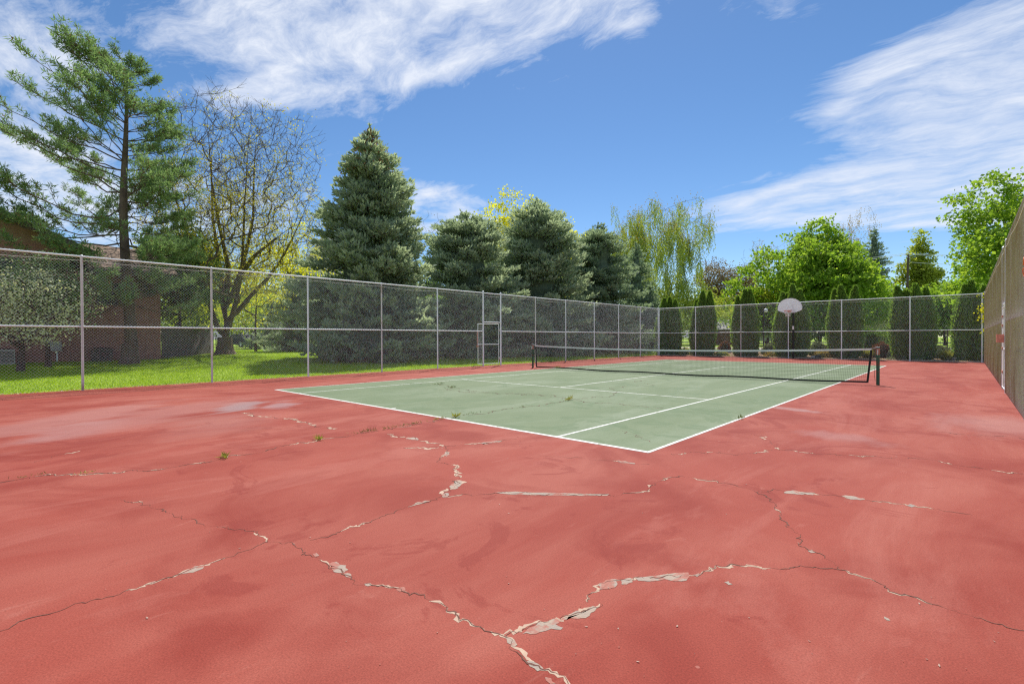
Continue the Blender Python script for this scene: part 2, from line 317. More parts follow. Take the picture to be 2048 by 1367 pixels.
M['barkm'] = pm('mid_brown_bark', (.11, .082, .058), (.19, .145, .105), 6, .95, .8, 22, stretch=(1, 1, .3))
M['barkd'] = pm('dark_bark', (.050, .036, .028), (.10, .074, .058), 6, .95, .8, 22, stretch=(1, 1, .3))
M['barkl'] = pm('pale_twig_bark', (.30, .24, .17), (.42, .34, .24), 4, .9)
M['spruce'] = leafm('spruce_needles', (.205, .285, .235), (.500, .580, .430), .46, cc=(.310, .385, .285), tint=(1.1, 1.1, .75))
M['spruced'] = leafm('dark_spruce_needles', (.130, .195, .155), (.340, .420, .290), .45, tint=(1.1, 1.1, .75))
M['cone'] = leafm('spruce_cones', (.24, .12, .05), (.38, .21, .10), .25)
M['pine'] = leafm('pine_needles', (.14, .24, .10), (.32, .44, .19), .46, cc=(.20, .30, .13), tint=(1.05, 1.1, .75))
M['candle'] = leafm('pine_cones_and_candles', (.17, .10, .05), (.26, .17, .08), .15)
M['bud'] = leafm('spring_buds', (.34, .32, .03), (.52, .50, .06), .5)
M['yell'] = leafm('yellow_green_leaves', (.46, .48, .02), (.66, .64, .05), .55)
M['lime'] = leafm('lime_leaves', (.26, .33, .04), (.48, .52, .09), .54, cc=(.30, .38, .05), ns=1.0)
M['maple'] = leafm('bright_maple_leaves', (.17, .30, .035), (.42, .55, .09), .54, cc=(.22, .38, .04), ns=1.1)
M['willow'] = leafm('willow_leaves', (.20, .28, .06), (.36, .43, .10), .45)
M['gold'] = leafm('golden_willow_catkins', (.26, .20, .045), (.40, .31, .07), .35)
M['tan'] = leafm('brownish_pine_needles', (.17, .13, .07), (.30, .23, .13), .3)
M['straw'] = leafm('straw_twigs', (.34, .25, .13), (.48, .37, .21), .3)
M['arb'] = leafm('arborvitae_sprays', (.095, .190, .035), (.240, .370, .075), .50)
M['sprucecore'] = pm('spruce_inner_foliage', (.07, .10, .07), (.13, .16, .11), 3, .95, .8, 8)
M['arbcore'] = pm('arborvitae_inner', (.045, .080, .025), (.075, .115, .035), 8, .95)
M['blossom'] = leafm('cream_blossom', (.60, .60, .42), (.80, .79, .60), .4)
M['shrub'] = leafm('shrub_leaves', (.10, .18, .04), (.22, .32, .08), .45)
M['barb'] = leafm('reddish_shrub_leaves', (.12, .055, .035), (.22, .10, .06), .3)
M['juniper'] = leafm('grey_juniper', (.10, .13, .07), (.21, .24, .14), .25)
M['spirea'] = leafm('gold_shrub_leaves', (.30, .22, .05), (.46, .34, .09), .35)
M['hedge'] = leafm('hedge_leaves', (.07, .15, .02), (.16, .27, .03), .4)
M['grass'] = leafm('grass_blades', (.24, .38, .012), (.42, .58, .022), .42, cc=(.32, .47, .016), ns=.25)
M['weed'] = leafm('weed_leaves', (.20, .27, .04), (.38, .42, .08), .45, cc=(.30, .27, .08), ns=9)
M['moss'] = leafm('dark_weed_tufts', (.07, .10, .02), (.16, .20, .04), .3)
M['litter'] = leafm('dry_leaf_litter', (.34, .24, .14), (.62, .50, .36), .25)
M['chips'] = leafm('paint_chips', (.36, .20, .155), (.42, .33, .26), 0.0)
M['carw'] = pm('car_paint_silver', (.30, .33, .37), (.34, .37, .41), 2, .7, spec=.2)
M['card'] = pm('car_paint_dark', (.03, .04, .06), (.04, .05, .07), 2, .7, spec=.2)
M['rubber'] = pm('tyre_rubber', (.015, .015, .015), (.025, .025, .025), 6, .85)
M['tailred'] = pm('tail_lamp_red', (.45, .03, .02), (.5, .04, .03), 6, .3)
M['stone'] = pm('landscape_stone', (.36, .35, .34), (.48, .46, .44), 3, .9, .5, 20)
M['shed'] = pm('brown_shed_wood', (.20, .10, .065), (.27, .145, .095), 5, .85)
M['greyroof'] = pm('grey_roof', (.38, .37, .36), (.48, .46, .44), 6, .9)

# ------------------------------------------------------------------ the setting
COURT = (-3.95, -16.0, 14.52, 30.42)            # x0, y0, x1, y1 of the paved slab
def sst(x, a, b): t = np.clip((x-a)/(b-a), 0, 1); return t*t*(3-2*t)
def terrain(x, y):
    x = np.asarray(x, float); y = np.asarray(y, float)
    hl = .47*sst(-3.95-x, .3, 17); hb = .55*sst(y-30.42, .5, 6.5); hr = .05*sst(x-14.52, .3, 4)
    return np.maximum(np.maximum(hl, hb), hr) - .012 - .06*((x > -3.9) & (x < 14.48) & (y > -15.9) & (y < 30.36))
def sheet(name, xs, ys, mat, dz=0.0, parent=None):
    X, Y = np.meshgrid(xs, ys, indexing='ij'); V = np.stack([X, Y, terrain(X, Y)+dz], -1).reshape(-1, 3); nx, ny = len(xs), len(ys)
    i, j = np.meshgrid(np.arange(nx-1), np.arange(ny-1), indexing='ij'); a = (i*ny+j).ravel()
    mb = MB(); mb.add(V, np.stack([a, a+ny, a+ny+1, a+1], 1)); return tag(mb.build(name, mat, parent, smooth=True), kind='structure')
gx = np.unique(np.r_[np.linspace(-900, -60, 12), np.linspace(-60, -4, 80), -3.96, -3.9, np.linspace(-3.8, 14.4, 12), 14.49, 14.54, np.linspace(15, 40, 40), np.linspace(45, 900, 12)])
gy = np.unique(np.r_[np.linspace(-900, -40, 10), np.linspace(-38, 30, 90), 30.34, 30.43, np.linspace(30.6, 60, 60), np.linspace(65, 1500, 16)])
sheet('lawn', gx, gy, M['lawn'])
cb = MB(); box(cb, (COURT[0], COURT[1], -.16), (COURT[2], COURT[3], 0)); court = tag(cb.build('court_surface', M['red']), kind='structure')
def quad(mb, x0, y0, x1, y1, z): mb.add([(x0, y0, z), (x1, y0, z), (x1, y1, z), (x0, y1, z)], [[0, 1, 2, 3]])
g = MB(); quad(g, 0, 0, 10.97, 23.77, .0012); green = g.build('playing_area', M['green'], court)
LW = .05
def line(name, x0, y0, x1, y1):
    m_ = MB(); quad(m_, x0, y0, x1, y1, .0024); m_.build(name, M['line'], court)
for y0 in (0, 23.77-.075): line('baseline', 0, y0, 10.97, y0+.075)
for x0 in (0, 10.97-LW): line('sideline', x0, .075, x0+LW, 23.77-.075)
for x0 in (1.37, 9.6-LW): line('singles_sideline', x0, .075, x0+LW, 23.77-.075)
for y0 in (5.485, 18.285-LW): line('service_line', 1.37+LW, y0, 9.6-LW, y0+LW)
line('centre_service_line', 5.46, 5.485+LW, 5.51, 18.285-LW)
for y0 in (.075, 23.77-.175): line('centre_mark', 5.46, y0, 5.51, y0+.10)
kb = MB(); box(kb, (-3.95, 30.43, -.1), (14.52, 30.53, .035)); tag(kb.build('kerb', M['kerb']), kind='structure')
sheet('planting_bed', np.linspace(-3.9, 18, 60), np.linspace(30.54, 34.2, 14), M['soil'], .03)
sheet('path', np.linspace(-30, 40, 70), np.linspace(35.2, 36.4, 4), M['path'], .025)
p0 = at(1400, 90); sheet('road', np.linspace(-200, 200, 60), np.linspace(72, 80, 5), M['asph'], .02)
# a far hillside
hm = MB(); hp = []
for k, u in enumerate(np.linspace(-700, 1500, 45)):
    D = 2600; x, y = at(u, D); top = 45 + 530*math.exp(-((u-670)/120)**2) + 60*math.sin(u*.021)*math.exp(-((u-600)/200)**2) + 8*rng.normal()
    hp.append([(x, y, -20), tuple((CAM+ray(u, 676)*(D+500))[:2]) + (top*.6,), tuple((CAM+ray(u, 676)*(D+900))[:2]) + (top*1.25,), tuple((CAM+ray(u, 676)*(D+1800))[:2]) + (-20,)])
hp = np.array(hp); n_ = len(hp); a = (np.arange(n_-1)[:, None]*4+np.arange(3)[None]).ravel(); hm.add(hp, np.stack([a, a+4, a+5, a+1], 1)); tag(hm.build('hill', M['hill'], smooth=True), kind='structure')

# cracks and peeled patches, traced on the slab
S = .42945
T = {1: (0, 780), 2: (600, 780), 3: (1300, 780), 8: (540, 740, .27344), 9: (900, 560, .25391)}
def gp(t, pts):
    o = T[t]; s = o[2] if len(o) > 2 else S
    return np.array([gnd(o[0]+x*s, o[1]+y*s)[:2] for x, y in pts])
def rough(pts, step=.05, amp=.22, closed=False, rs=rng):
    p = [np.array(q) for q in pts]; 
    if closed: p.append(p[0])
    for it in range(6):
        q = [p[0]]
        for a_, b_ in zip(p[:-1], p[1:]):
            d = b_-a_; L_ = np.hypot(*d)
            if L_ > step: q.append((a_+b_)/2 + np.array([-d[1], d[0]])*rs.normal()*amp*.45)
            q.append(b_)
        p = q
    return np.array(p[:-1] if closed else p)
def ribbon(mb, p, w, z):
    d = np.gradient(p, axis=0); nrm = np.c_[-d[:, 1], d[:, 0]]; nrm /= np.maximum(np.linalg.norm(nrm, axis=1, keepdims=True), 1e-9)
    w = np.broadcast_to(w, (len(p),))[:, None]; sh = rng.normal(size=(len(p), 1))*w*.25
    V = np.concatenate([np.c_[p+nrm*(w*.5+sh), np.full(len(p), z)], np.c_[p-nrm*(w*.5-sh), np.full(len(p), z)]]); i = np.arange(len(p)-1); n = len(p)
    mb.add(V, np.stack([i, i+1, i+1+n, i+n], 1))
cracks = [
 (1, [(0,1122),(60,1095),(130,1062),(200,1045),(300,1018),(400,990),(500,962),(600,927),(720,893),(800,870),(860,845),(950,815),(1000,798),(1090,772),(1150,745),(1200,722),(1247,705)], .010, .020, .55),
 (1, [(1247,705),(1240,685),(1215,675),(1180,655),(1130,648),(1040,637),(950,627),(915,620),(905,600),(850,585),(790,572),(720,550),(650,535),(580,515),(500,508)], .008, .018, .55),
 (1, [(1247,705),(1300,708),(1365,716),(1410,745),(1450,770),(1490,780),(1520,805),(1560,830)], .008, .014, .5),
 (2, [(163,830),(200,845),(240,870),(310,900),(400,912),(470,925),(510,955),(580,965),(610,985),(680,1005),(700,1030),(740,1075),(800,1090),(860,1120),(910,1130),(960,1150),(985,1185),(1020,1230),(1060,1270),(1120,1295),(1190,1315),(1230,1330),(1250,1365),(1262,1420)], .011, .016, .5),
 (2, [(960,1150),(1010,1130),(1060,1110),(1110,1080),(1160,1068),(1215,1070),(1260,1050),(1320,1025),(1370,1010),(1405,993)], .006, .02, .5),
 (2, [(1340,985),(1385,935),(1400,900),(1470,885),(1530,885),(1600,875)], .006, .016, .4),
 (3, [(0,875),(60,868),(180,862),(220,860),(260,840),(310,815),(380,808),(450,815),(540,828),(620,830),(700,815),(770,822),(850,830),(885,835)], .010, .018, .5),
 (3, [(885,835),(860,805),(810,780),(740,745),(700,715),(680,690),(670,655),(640,620),(605,600),(595,560),(590,530),(550,500),(490,472),(420,450),(360,435),(300,420),(200,408),(120,405),(60,410),(15,430),(0,450)], .011, .018, .6),
 (2, [(1625,460),(1580,475),(1500,488),(1440,487),(1300,485),(1180,482),(1060,478),(980,475),(910,477),(860,485),(800,492),(720,490),(680,490)], .010, .02, .5),
 (3, [(885,835),(980,865),(1060,895),(1110,925),(1190,952),(1290,988),(1390,1020),(1450,1040),(1540,1060),(1640,1090),(1742,1118)], .011, .014, .35),
 (3, [(490,472),(560,478),(650,472),(740,478),(820,488),(900,495),(980,505),(1080,518),(1160,528),(1250,545),(1400,565),(1500,580)], .008, .022, .4),
 (2, [(680,490),(640,510),(600,520),(550,525),(500,540),(465,555),(440,572),(395,585),(340,605),(270,630),(200,650),(170,668),(100,685),(45,698)], .009, .024, .6),
 (2, [(680,490),(700,470),(730,440),(740,410),(715,365),(690,345),(650,320),(680,300),(695,275),(660,250),(600,240),(540,225),(500,218),(440,212),(410,200)], .010, .035, .6),
 (3, [(100,297),(160,290),(270,295),(430,297),(520,290),(600,275),(640,280),(720,290),(800,298),(1000,305),(1170,320),(1420,348),(1600,375),(1742,392)], .010, .022, .25),
 (3, [(600,275),(600,255),(560,235),(530,215),(490,200)], .006, .03, .5),
 (3, [(1290,190),(1400,200),(1550,210),(1742,228)], .016, .02, .1),
 (1, [(0,430),(60,420),(120,407),(170,400),(250,392),(330,388),(420,390),(500,385),(640,375),(760,367),(850,350),(950,335),(1030,318),(1080,302),(1180,295),(1280,270),(1350,253),(1470,232),(1570,220),(1667,203),(1730,192),(1800,182),(1870,170),(1940,158),(2046,138)], .020, .022, .3),
 (2, [(650,135),(730,122),(800,113),(900,97),(1040,80),(1150,65),(1250,45)], .022, .0, 0),
 (9, [(930,940),(1000,945),(1200,967),(1470,990),(1680,1005)], .024, .0, 0),
 (9, [(930,940),(800,905),(640,905),(500,890),(100,885),(0,850)], .024, .0, 0),
 (9, [(930,940),(1100,930),(1300,905),(1600,830),(1900,780)], .02, .0, 0),
 (8, [(1100,97),(1230,105),(1320,128),(1400,160),(1600,165),(1800,175),(2048,195)], .02, .0, 0),
 (2, [(1500,190),(1560,215),(1630,240)], .012, .0, 0),
 (1, [(1100,103),(1180,118),(1290,132),(1400,148),(1470,165),(1560,180)], .012, .045, .6),
 (1, [(160,335),(240,310),(380,280)], .006, .03, .5), (2, [(480,270),(700,258),(840,248),(940,235),(1010,228)], .01, .04, .35),
 (2, [(1110,300),(1220,310),(1330,318),(1480,328),(1560,343),(1628,345)], .008, .03, .4),
]
for kc, (t, pts, wd, wp, frac) in enumerate(cracks):
    p = rough(gp(t, pts), .028, .42); n = len(p); ong = t in (8, 9) or (t == 2 and wd > .021)
    z = (.0036 if ong else .0020) + kc*.00003
    ph = rng.random()*9
    mod = .42+.62*np.sin(np.arange(n)*.31+ph)*np.sin(np.arange(n)*.083+1.7*ph)+.35*rng.random(n)
    mb = MB(); ribbon(mb, p, wd*.72*np.clip(mod, .12, 1.4), z); mb.build('crack', M['crack'], court)
    if wp > 0:
        mb = MB(); k = 0
        while k < n-4:
            ln = int(rng.integers(4, 18))
            if rng.random() < frac:
                q = p[k:k+ln+1]
                if len(q) > 3:
                    pr = np.sin(np.linspace(0.15, np.pi-.15, len(q)))*(.5+rng.random(len(q))); sh = np.array([rng.normal(), rng.normal()])*wp*.45
                    ribbon(mb, q+sh, wp*pr*1.15, .0006+kc*.00002+.0003*rng.random())
            k += ln
        if mb.n: mb.build('flaked_crack_edge', M['crackp'], court)
patches = [(1, [(835,858),(870,835),(905,818),(955,815),(945,830),(900,848)]), (2, [(130,815),(150,800),(170,798),(185,812),(215,815),(225,835),(205,848),(180,850),(150,835)]),
 (2, [(205,850),(240,862),(240,875),(215,868)]), (2, [(300,900),(325,897),(335,908),(315,912)]), (2, [(450,920),(485,915),(490,932),(465,937)]),
 (2, [(1035,1135),(1060,1105),(1110,1080),(1180,1063),(1212,1075),(1190,1090),(1225,1105),(1215,1115),(1170,1110),(1120,1125),(1075,1135)]),
 (2, [(1215,1070),(1255,1045),(1290,1025),(1350,1013),(1385,1010),(1355,1035),(1330,1060),(1290,1065),(1250,1055)]),
 (2, [(1385,935),(1390,905),(1430,882),(1475,878),(1478,905),(1440,925)]), (2, [(1495,885),(1540,873),(1550,893),(1520,905),(1497,903)]),
 (2, [(1560,874),(1630,866),(1690,858),(1750,850),(1808,848),(1812,870),(1800,885),(1750,890),(1700,880),(1630,890),(1575,886)]),
 (2, [(960,1150),(985,1155),(1012,1185),(995,1195),(965,1175)]), (2, [(1055,1260),(1085,1262),(1130,1290),(1138,1303),(1105,1308),(1070,1285)]),
 (2, [(1140,1335),(1170,1340),(1190,1365),(1165,1367),(1145,1350)]), (2, [(695,450),(715,425),(750,418),(750,440),(725,460),(700,462)]), (2, [(662,490),(680,477),(695,482),(690,497),(665,498)]),
 (2, [(905,475),(980,472),(1060,475),(1180,476),(1300,481),(1440,483),(1430,491),(1300,491),(1180,490),(1060,487),(960,483)]),
 (3, [(620,478),(660,466),(700,472),(770,478),(765,487),(690,485)]), (3, [(890,491),(940,492),(1000,505),(980,511),(920,504)]), (3, [(1190,535),(1215,530),(1240,542),(1220,545)]),
 (3, [(345,893),(365,888),(385,903),(365,906)]), (3, [(1090,1053),(1110,1062),(1120,1073),(1103,1071)]), (2, [(500,545),(550,520),(610,515),(570,527),(520,540)]),
 (2, [(668,302),(680,288),(698,287),(697,300),(680,309)]), (2, [(500,219),(530,219),(545,233),(520,230)]), (2, [(840,247),(890,239),(940,233),(930,241),(850,252)]), (2, [(1480,327),(1510,329),(1560,343),(1500,339)]),
 (1, [(700,893),(725,888),(722,900)]), (3, [(735,748),(755,742),(770,756),(750,757)]), (1, [(1455,762),(1475,758),(1487,770),(1468,777)]), (3, [(200,860),(225,852),(240,858),(220,868)])]
for kp, (t, pts) in enumerate(patches):
    p = rough(gp(t, pts), .03, .07 if len(pts) == 11 and pts[0][0] in (905, 1560) else .30, True)
    mb = MB(); c_ = p.mean(0); V = np.r_[np.c_[p, np.full(len(p), .0012+kp*.00002)], [[c_[0], c_[1], .0012+kp*.00002]]]; i = np.arange(len(p)); mb.add(V, np.stack([i, (i+1) % len(p), np.full(len(p), len(p))], 1)); mb.build('peeled_patch', M['patch'], court)
# loose chips of paint and grit
mb = MB(); n = 150; uv = np.c_[rng.uniform(0, 2048, n), 800+560*rng.random(n)**1.6]; P = np.array([gnd(*q) for q in uv]); P = P[(P[:, 0] < 14.3) & ~((P[:, 0] > -.1) & (P[:, 0] < 11.1) & (P[:, 1] > -.05))]; P[:, 2] = .0035
D_ = np.c_[rng.normal(size=(len(P), 2)), np.zeros(len(P))]; sz = rng.uniform(.004, .014, len(P))*(rng.random(len(P))**1.5*1.4+.4)
d_ = unit(D_); s_ = np.c_[-d_[:, 1], d_[:, 0], np.zeros(len(P))]; w_ = sz*rng.uniform(.25, .7, len(P))
V = np.stack([P, P+d_*(sz*.5)[:, None]+s_*(w_*.5)[:, None], P+d_*sz[:, None]+[0, 0, .003], P+d_*(sz*.4)[:, None]-s_*(w_*.5)[:, None]], 1); mb.add(V, np.arange(len(P)*4).reshape(-1, 4), rng.random(len(P)))
tag(mb.build('paint_chips', M['chips']), 'pale flakes of paint and grit scattered over the red court', 'chips', kind='stuff')

# ------------------------------------------------------------------ chain-link fences
FH, MID = 3.60, 1.72
def link_panel(w, h, wire=.0038, dia=.078, seg=.33):
    """diamond mesh of two crossing sets of wires in the XZ plane, 0..w by 0..h"""
    mb = MB(); k = wire*.5
    for sgn, yo in ((1, -k), (-1, k)):
        c0 = np.arange(-h, w, dia) if sgn > 0 else np.arange(0, w+h, dia)
        for c in c0:
            # x = c + sgn*z
            za, zb = ((max(0, -c), min(h, w-c)) if sgn > 0 else (max(0, c-w), min(h, c)))
            if zb-za < .02: continue
            n = max(1, int(round((zb-za)/seg))); z = np.linspace(za, zb, n+1); P = np.c_[c+sgn*z, np.full(n+1, yo), z]
            frusta(mb, P[:-1], P[1:], wire/2, wire/2, 4)
    return mb
_pan = {}
def panel_mesh(w, h, mat):
    key = (round(w, 2), round(h, 2), mat.name)
    if key not in _pan:
        me = link_panel(w, h,   .0048 if mat is M['wirer'] else .0031).mesh('chain_link'); me.materials.append(mat); _pan[key] = me
    return _pan[key]
def fence(label, axis, fixed, stops, mat_w, terminals=(), skip=(), rusty=(), wire_side=1, group=None):
    """axis 'y' or 'x': posts at the stops along that axis"""
    loc = (fixed, stops[0], 0) if axis == 'y' else (stops[0], fixed, 0)
    P = (lambda s, z, o=0.0: (fixed+o, s, z)) if axis == 'y' else (lambda s, z, o=0.0: (s, fixed+o, z))
    t = thing('chain_link_fence', label, 'fence', loc)
    for i, s in enumerate(stops):
        mb = MB(); r = .040 if i in terminals else .030; hh = FH+.06 if i in terminals else FH
        pipe(mb, [P(s, -.05), P(s, hh)], r, 12); po = mb.build('post', M['galvr'] if i in rusty else M['galv'], t, smooth=False)
        cp = MB(); pipe(cp, [P(s, hh), P(s, hh+.03), P(s, hh+.05)], [r*1.12, r*1.05, r*.5], 12); cp.build('cap', M['galv'], po)
    for i in range(len(stops)-1):
        a_, b_ = stops[i], stops[i+1]; w = b_-a_
        mb = MB(); pipe(mb, [P(a_, FH+.005), P(b_, FH+.005)], .022, 10, False); mb.build('top_rail', M['galv'], t)
        mb = MB(); ss = np.linspace(a_, b_, 9); sag = .10+.06*np.sin(np.linspace(0, np.pi, 9))*rng.uniform(.2, 1.2); tube(mb, [P(s, FH-g_, .035*wire_side) for s, g_ in zip(ss, sag)], .0042, 5); mb.build('tension_wire', M['cord'], t)
        if i in skip: continue
        mb = MB(); pipe(mb, [P(a_+.03, MID), P(b_-.03, MID)], .020, 10, False); mb.build('mid_rail', M['galv'], t)
        wn = round(w/.05)*.05 if w > 2 else w
        me = panel_mesh(wn, FH+.02, mat_w)
        o = link('chain_link_mesh', me, t); o.location = Vector(P(a_, .03, .030*wire_side)) - Vector(loc); o.scale = (w/wn, 1, 1)
        if axis == 'y': o.rotation_euler = (0, 0, R(90))
    return t
LX, BY, RX = -3.75, 30.2, 14.45
left_stops = [-15.7, -12.65, -9.6, -6.56, -3.51, -.42, 2.67, 5.72, 8.6, 11.45, 12.69, 15.45, 18.25, 21.3, 24.3, 27.35, BY]
lf = fence('long chain-link fence between the red court and the lawn with spruces', 'y', LX, left_stops, M['wire'], terminals=(9, 10, 16), skip=(9,), rusty=(4, 5, 7, 11), wire_side=-1)
bf = fence('chain-link fence behind the basketball hoop, in front of the arborvitae', 'x', BY, [LX+.09, -.82, 2.34, 5.27, 8.17, 11.41, RX-.1], M['wire'], terminals=(), rusty=(2,), wire_side=1)
rf = fence('tall weathered chain-link fence with a metal gate beside the court', 'y', RX, [-12.0, -9.0, -6.0, -3.0, .05, 3.1, 6.2, 9.3, 11.35, 12.72, 15.8, 18.9, 21.9, 24.9, 27.6, BY], M['wirer'], terminals=(8, 9, 15), skip=(8,), rusty=(6, 9), wire_side=-1)

def gate(label, hinge, w, h, ang, mat_w, rust=True):
    """a leaf hinged at `hinge`; local x runs from the hinge to the free edge"""
    t = thing('fence_gate', label, 'gate', hinge, ang)
    mb = MB(); r = .019
    for x in (.04, w): pipe(mb, [(x, 0, .06), (x, 0, h)], r, 8)
    for z in (.08, h-.02): pipe(mb, [(.04, 0, z), (w, 0, z)], r, 8)
    mb.build('frame', M['galv'], t, off=(0, 0, 0))
    mb = MB(); pipe(mb, [(.05, 0, h*.5), (w-.01, 0, h*.5)], .016, 8); mb.build('crossbar', M['galv'], t, off=(0, 0, 0))
    me = panel_mesh(w-.04, h-.08, mat_w); o = link('chain_link_mesh', me, t); o.location = (.04, .02, .07)
    for z in (.35, h-.35):
        mb = MB(); pipe(mb, [(.02, 0, z-.05), (.02, 0, z+.05)], .034, 8); mb.build('hinge', M['galvr'], t, off=(0, 0, 0))
    return t
# opening in the left fence: header, filler above, leaf swung outwards
HD = 2.17
mb = MB(); pipe(mb, [(LX, 11.45, HD), (LX, 12.69, HD)], .022, 10, False); mb.build('gate_header', M['galv'], lf)
o = link('chain_link_mesh', panel_mesh(1.24, FH-HD, M['wire']), lf); o.location = Vector((LX-.03, 11.45, HD+.02)) - lf.location; o.rotation_euler = (0, 0, R(90))
lg = gate('chain-link gate left ajar in the fence under the spruces', (LX-.03, 12.63, 0), 1.13, HD-.05, R(-90-30), M['wire'])
mb = MB(); pipe(mb, [(1.16, 0, .92), (1.16, 0, 1.72)], .026, 8); pipe(mb, [(1.10, -.03, .98), (1.22, .05, .98)], .04, 8); mb.build('latch', M['rust'], lg, off=(0, 0, 0))
# metal gate in the right fence
mb = MB(); pipe(mb, [(RX, 11.35, 2.2), (RX, 12.72, 2.2)], .026, 10, False); mb.build('gate_header', M['galv'], rf)
o = link('chain_link_mesh', panel_mesh(1.37, FH-2.2, M['wirer']), rf); o.location = Vector((RX-.03, 11.35, 2.22)) - rf.location; o.rotation_euler = (0, 0, R(90))
rg = gate('weathered metal gate with a faded red lock box in the court side fence', (RX-.02, 12.66, 0), 1.24, 2.12, R(-90), M['wirer'])
mb = MB(); box(mb, (.12, -.012, .10), (.62, .012, 2.06)); mb.build('metal_panel', M['galvr'], rg, off=(0, 0, 0))
mb = MB(); box(mb, (1.10, -.16, 1.22), (1.28, -.03, 1.42)); mb.build('lock_box', M['pinkbox'], rg, off=(0, 0, 0))
for z in (.45, 1.05, 1.62, 1.85):
    mb = MB(); box(mb, (.16, -.03, z), (.5, -.013, z+.05)); mb.build('rust_strap', M['rust'], rg, off=(0, 0, 0))
# torn orange cord on the right fence
mb = MB(); th = np.linspace(0, 5.2, 26); tube(mb, np.c_[np.full(26, RX-.05), 5.86+.13*np.cos(th), 2.50+.13*np.sin(th)-.01*th], .008, 6)
tube(mb, [(RX-.05, 5.98, 2.46), (RX-.055, 6.02, 2.42), (RX-.05, 6.0, 2.36)], .008, 6)
tag(mb.build('orange_cord', M['orange']), 'loop of orange cord tied high on the tall side fence', 'cord')

# ------------------------------------------------------------------ tennis net
NY = 11.885; N0, N1 = -.72, 11.70
def ntop(x): t = (np.asarray(x)-5.49)/6.4; return .925 + .125*t*t
def nbot(x): t = (np.asarray(x)-5.49)/6.4; return .035 + .035*(t**2) + .012*np.sin(np.asarray(x)*1.7)
net = thing('tennis_net', 'black tennis net with a white headband strung across the green court', 'net', (5.49, NY, 0))
mb = MB(); xs = np.arange(N0+.03, N1-.02, .044); K = 20
Z = lambda x, k: nbot(x) + (ntop(x)-.05-nbot(x))*k/K
lean = lambda x, z: x + .10*np.clip((x-9)/2.7, 0, 1)*(z-.5) - .05*np.clip((1-x)/1.7, 0, 1)*(z-.5)
for k in range(K):
    a_, b_ = Z(xs, k), Z(xs, k+1); frusta(mb, np.c_[lean(xs, a_), np.full(len(xs), NY), a_], np.c_[lean(xs, b_), np.full(len(xs), NY), b_], .0021, .0021, 3)
for k in range(1, K):
    z = Z(xs, k); P = np.c_[lean(xs, z), np.full(len(xs), NY), z]; frusta(mb, P[:-1], P[1:], .0021, .0021, 3)
mb.build('net_mesh', M['netc'], net)
def strip(mb, xs, z0, z1, th):
    n = len(xs); V = []
    for dy in (-th, th):
        V.append(np.c_[lean(xs, z0), np.full(n, NY+dy), z0]); V.append(np.c_[lean(xs, z1), np.full(n, NY+dy), z1])
    i = np.arange(n-1); F = [np.stack([i+a_*n, i+1+a_*n, i+1+b_*n, i+b_*n], 1) for a_, b_ in ((0, 1), (1, 3), (3, 2), (2, 0))]
    mb.add(np.concatenate(V), np.concatenate(F))
x2 = np.linspace(N0, N1, 90); mb = MB(); strip(mb, x2, ntop(x2)-.058, ntop(x2), .007); mb.build('headband', M['tape'], net)
mb = MB(); strip(mb, x2, nbot(x2)-.025, nbot(x2)+.025, .006); mb.build('bottom_band', M['netc'], net)
for x in (N0, N1):
    mb = MB(); zz = np.linspace(nbot(x)-.02, ntop(x)-.055, 8); tube(mb, np.c_[lean(np.full(8, x), zz), np.full(8, NY), zz], .026, 8); mb.build('side_band', M['netc'], net)
mb = MB(); tube(mb, [(-.89, NY, 1.055), (N0, NY, ntop(N0)-.02)], .005, 6); tube(mb, [(11.86, NY, 1.06), (N1+.02, NY, ntop(N1)-.02)], .005, 6); mb.build('cable', M['galv'], net)
mb = MB(); tube(mb, [(N1-.02, NY, .62), (11.78, NY, .60), (11.84, NY, .56)], .005, 5); tube(mb, [(11.835, NY-.02, .5), (11.82, NY-.03, .3), (11.84, NY-.02, .12)], .005, 5); mb.build('lacing', M['netc'], net)
def net_post(label, x, crank):
    t = thing('net_post', label, 'post', (x, NY, 0), group='posts of the tennis net')
    mb = MB(); pipe(mb, [(x, NY, -.05), (x, NY, 1.05), (x, NY, 1.07)], [.042, .042, .036], 14); mb.build('pole', M['postg'], t)
    mb = MB(); s = -1 if crank else 1
    pipe(mb, [(x, NY, .86), (x, NY, 1.045)], .0445, 14); mb.build('sleeve', M['rust'] , t)
    mb = MB(); box(mb, (x-.05, NY-.03, 1.068), (x+.035, NY+.03, 1.085)); mb.build('cap', M['galv'], t)
    mb = MB(); box(mb, (x-.012, NY-.075, .90), (x+.012, NY-.04, 1.0)); pipe(mb, [(x, NY-.07, .95), (x, NY-.10, .95), (x+.0, NY-.10, .85)], .008, 6); mb.build('crank', M['galvr'], t)
net_post('green and rusty net post on the side nearer the metal gate', 11.90, True)
net_post('rusty net post on the side nearer the spruces', -.914, False)

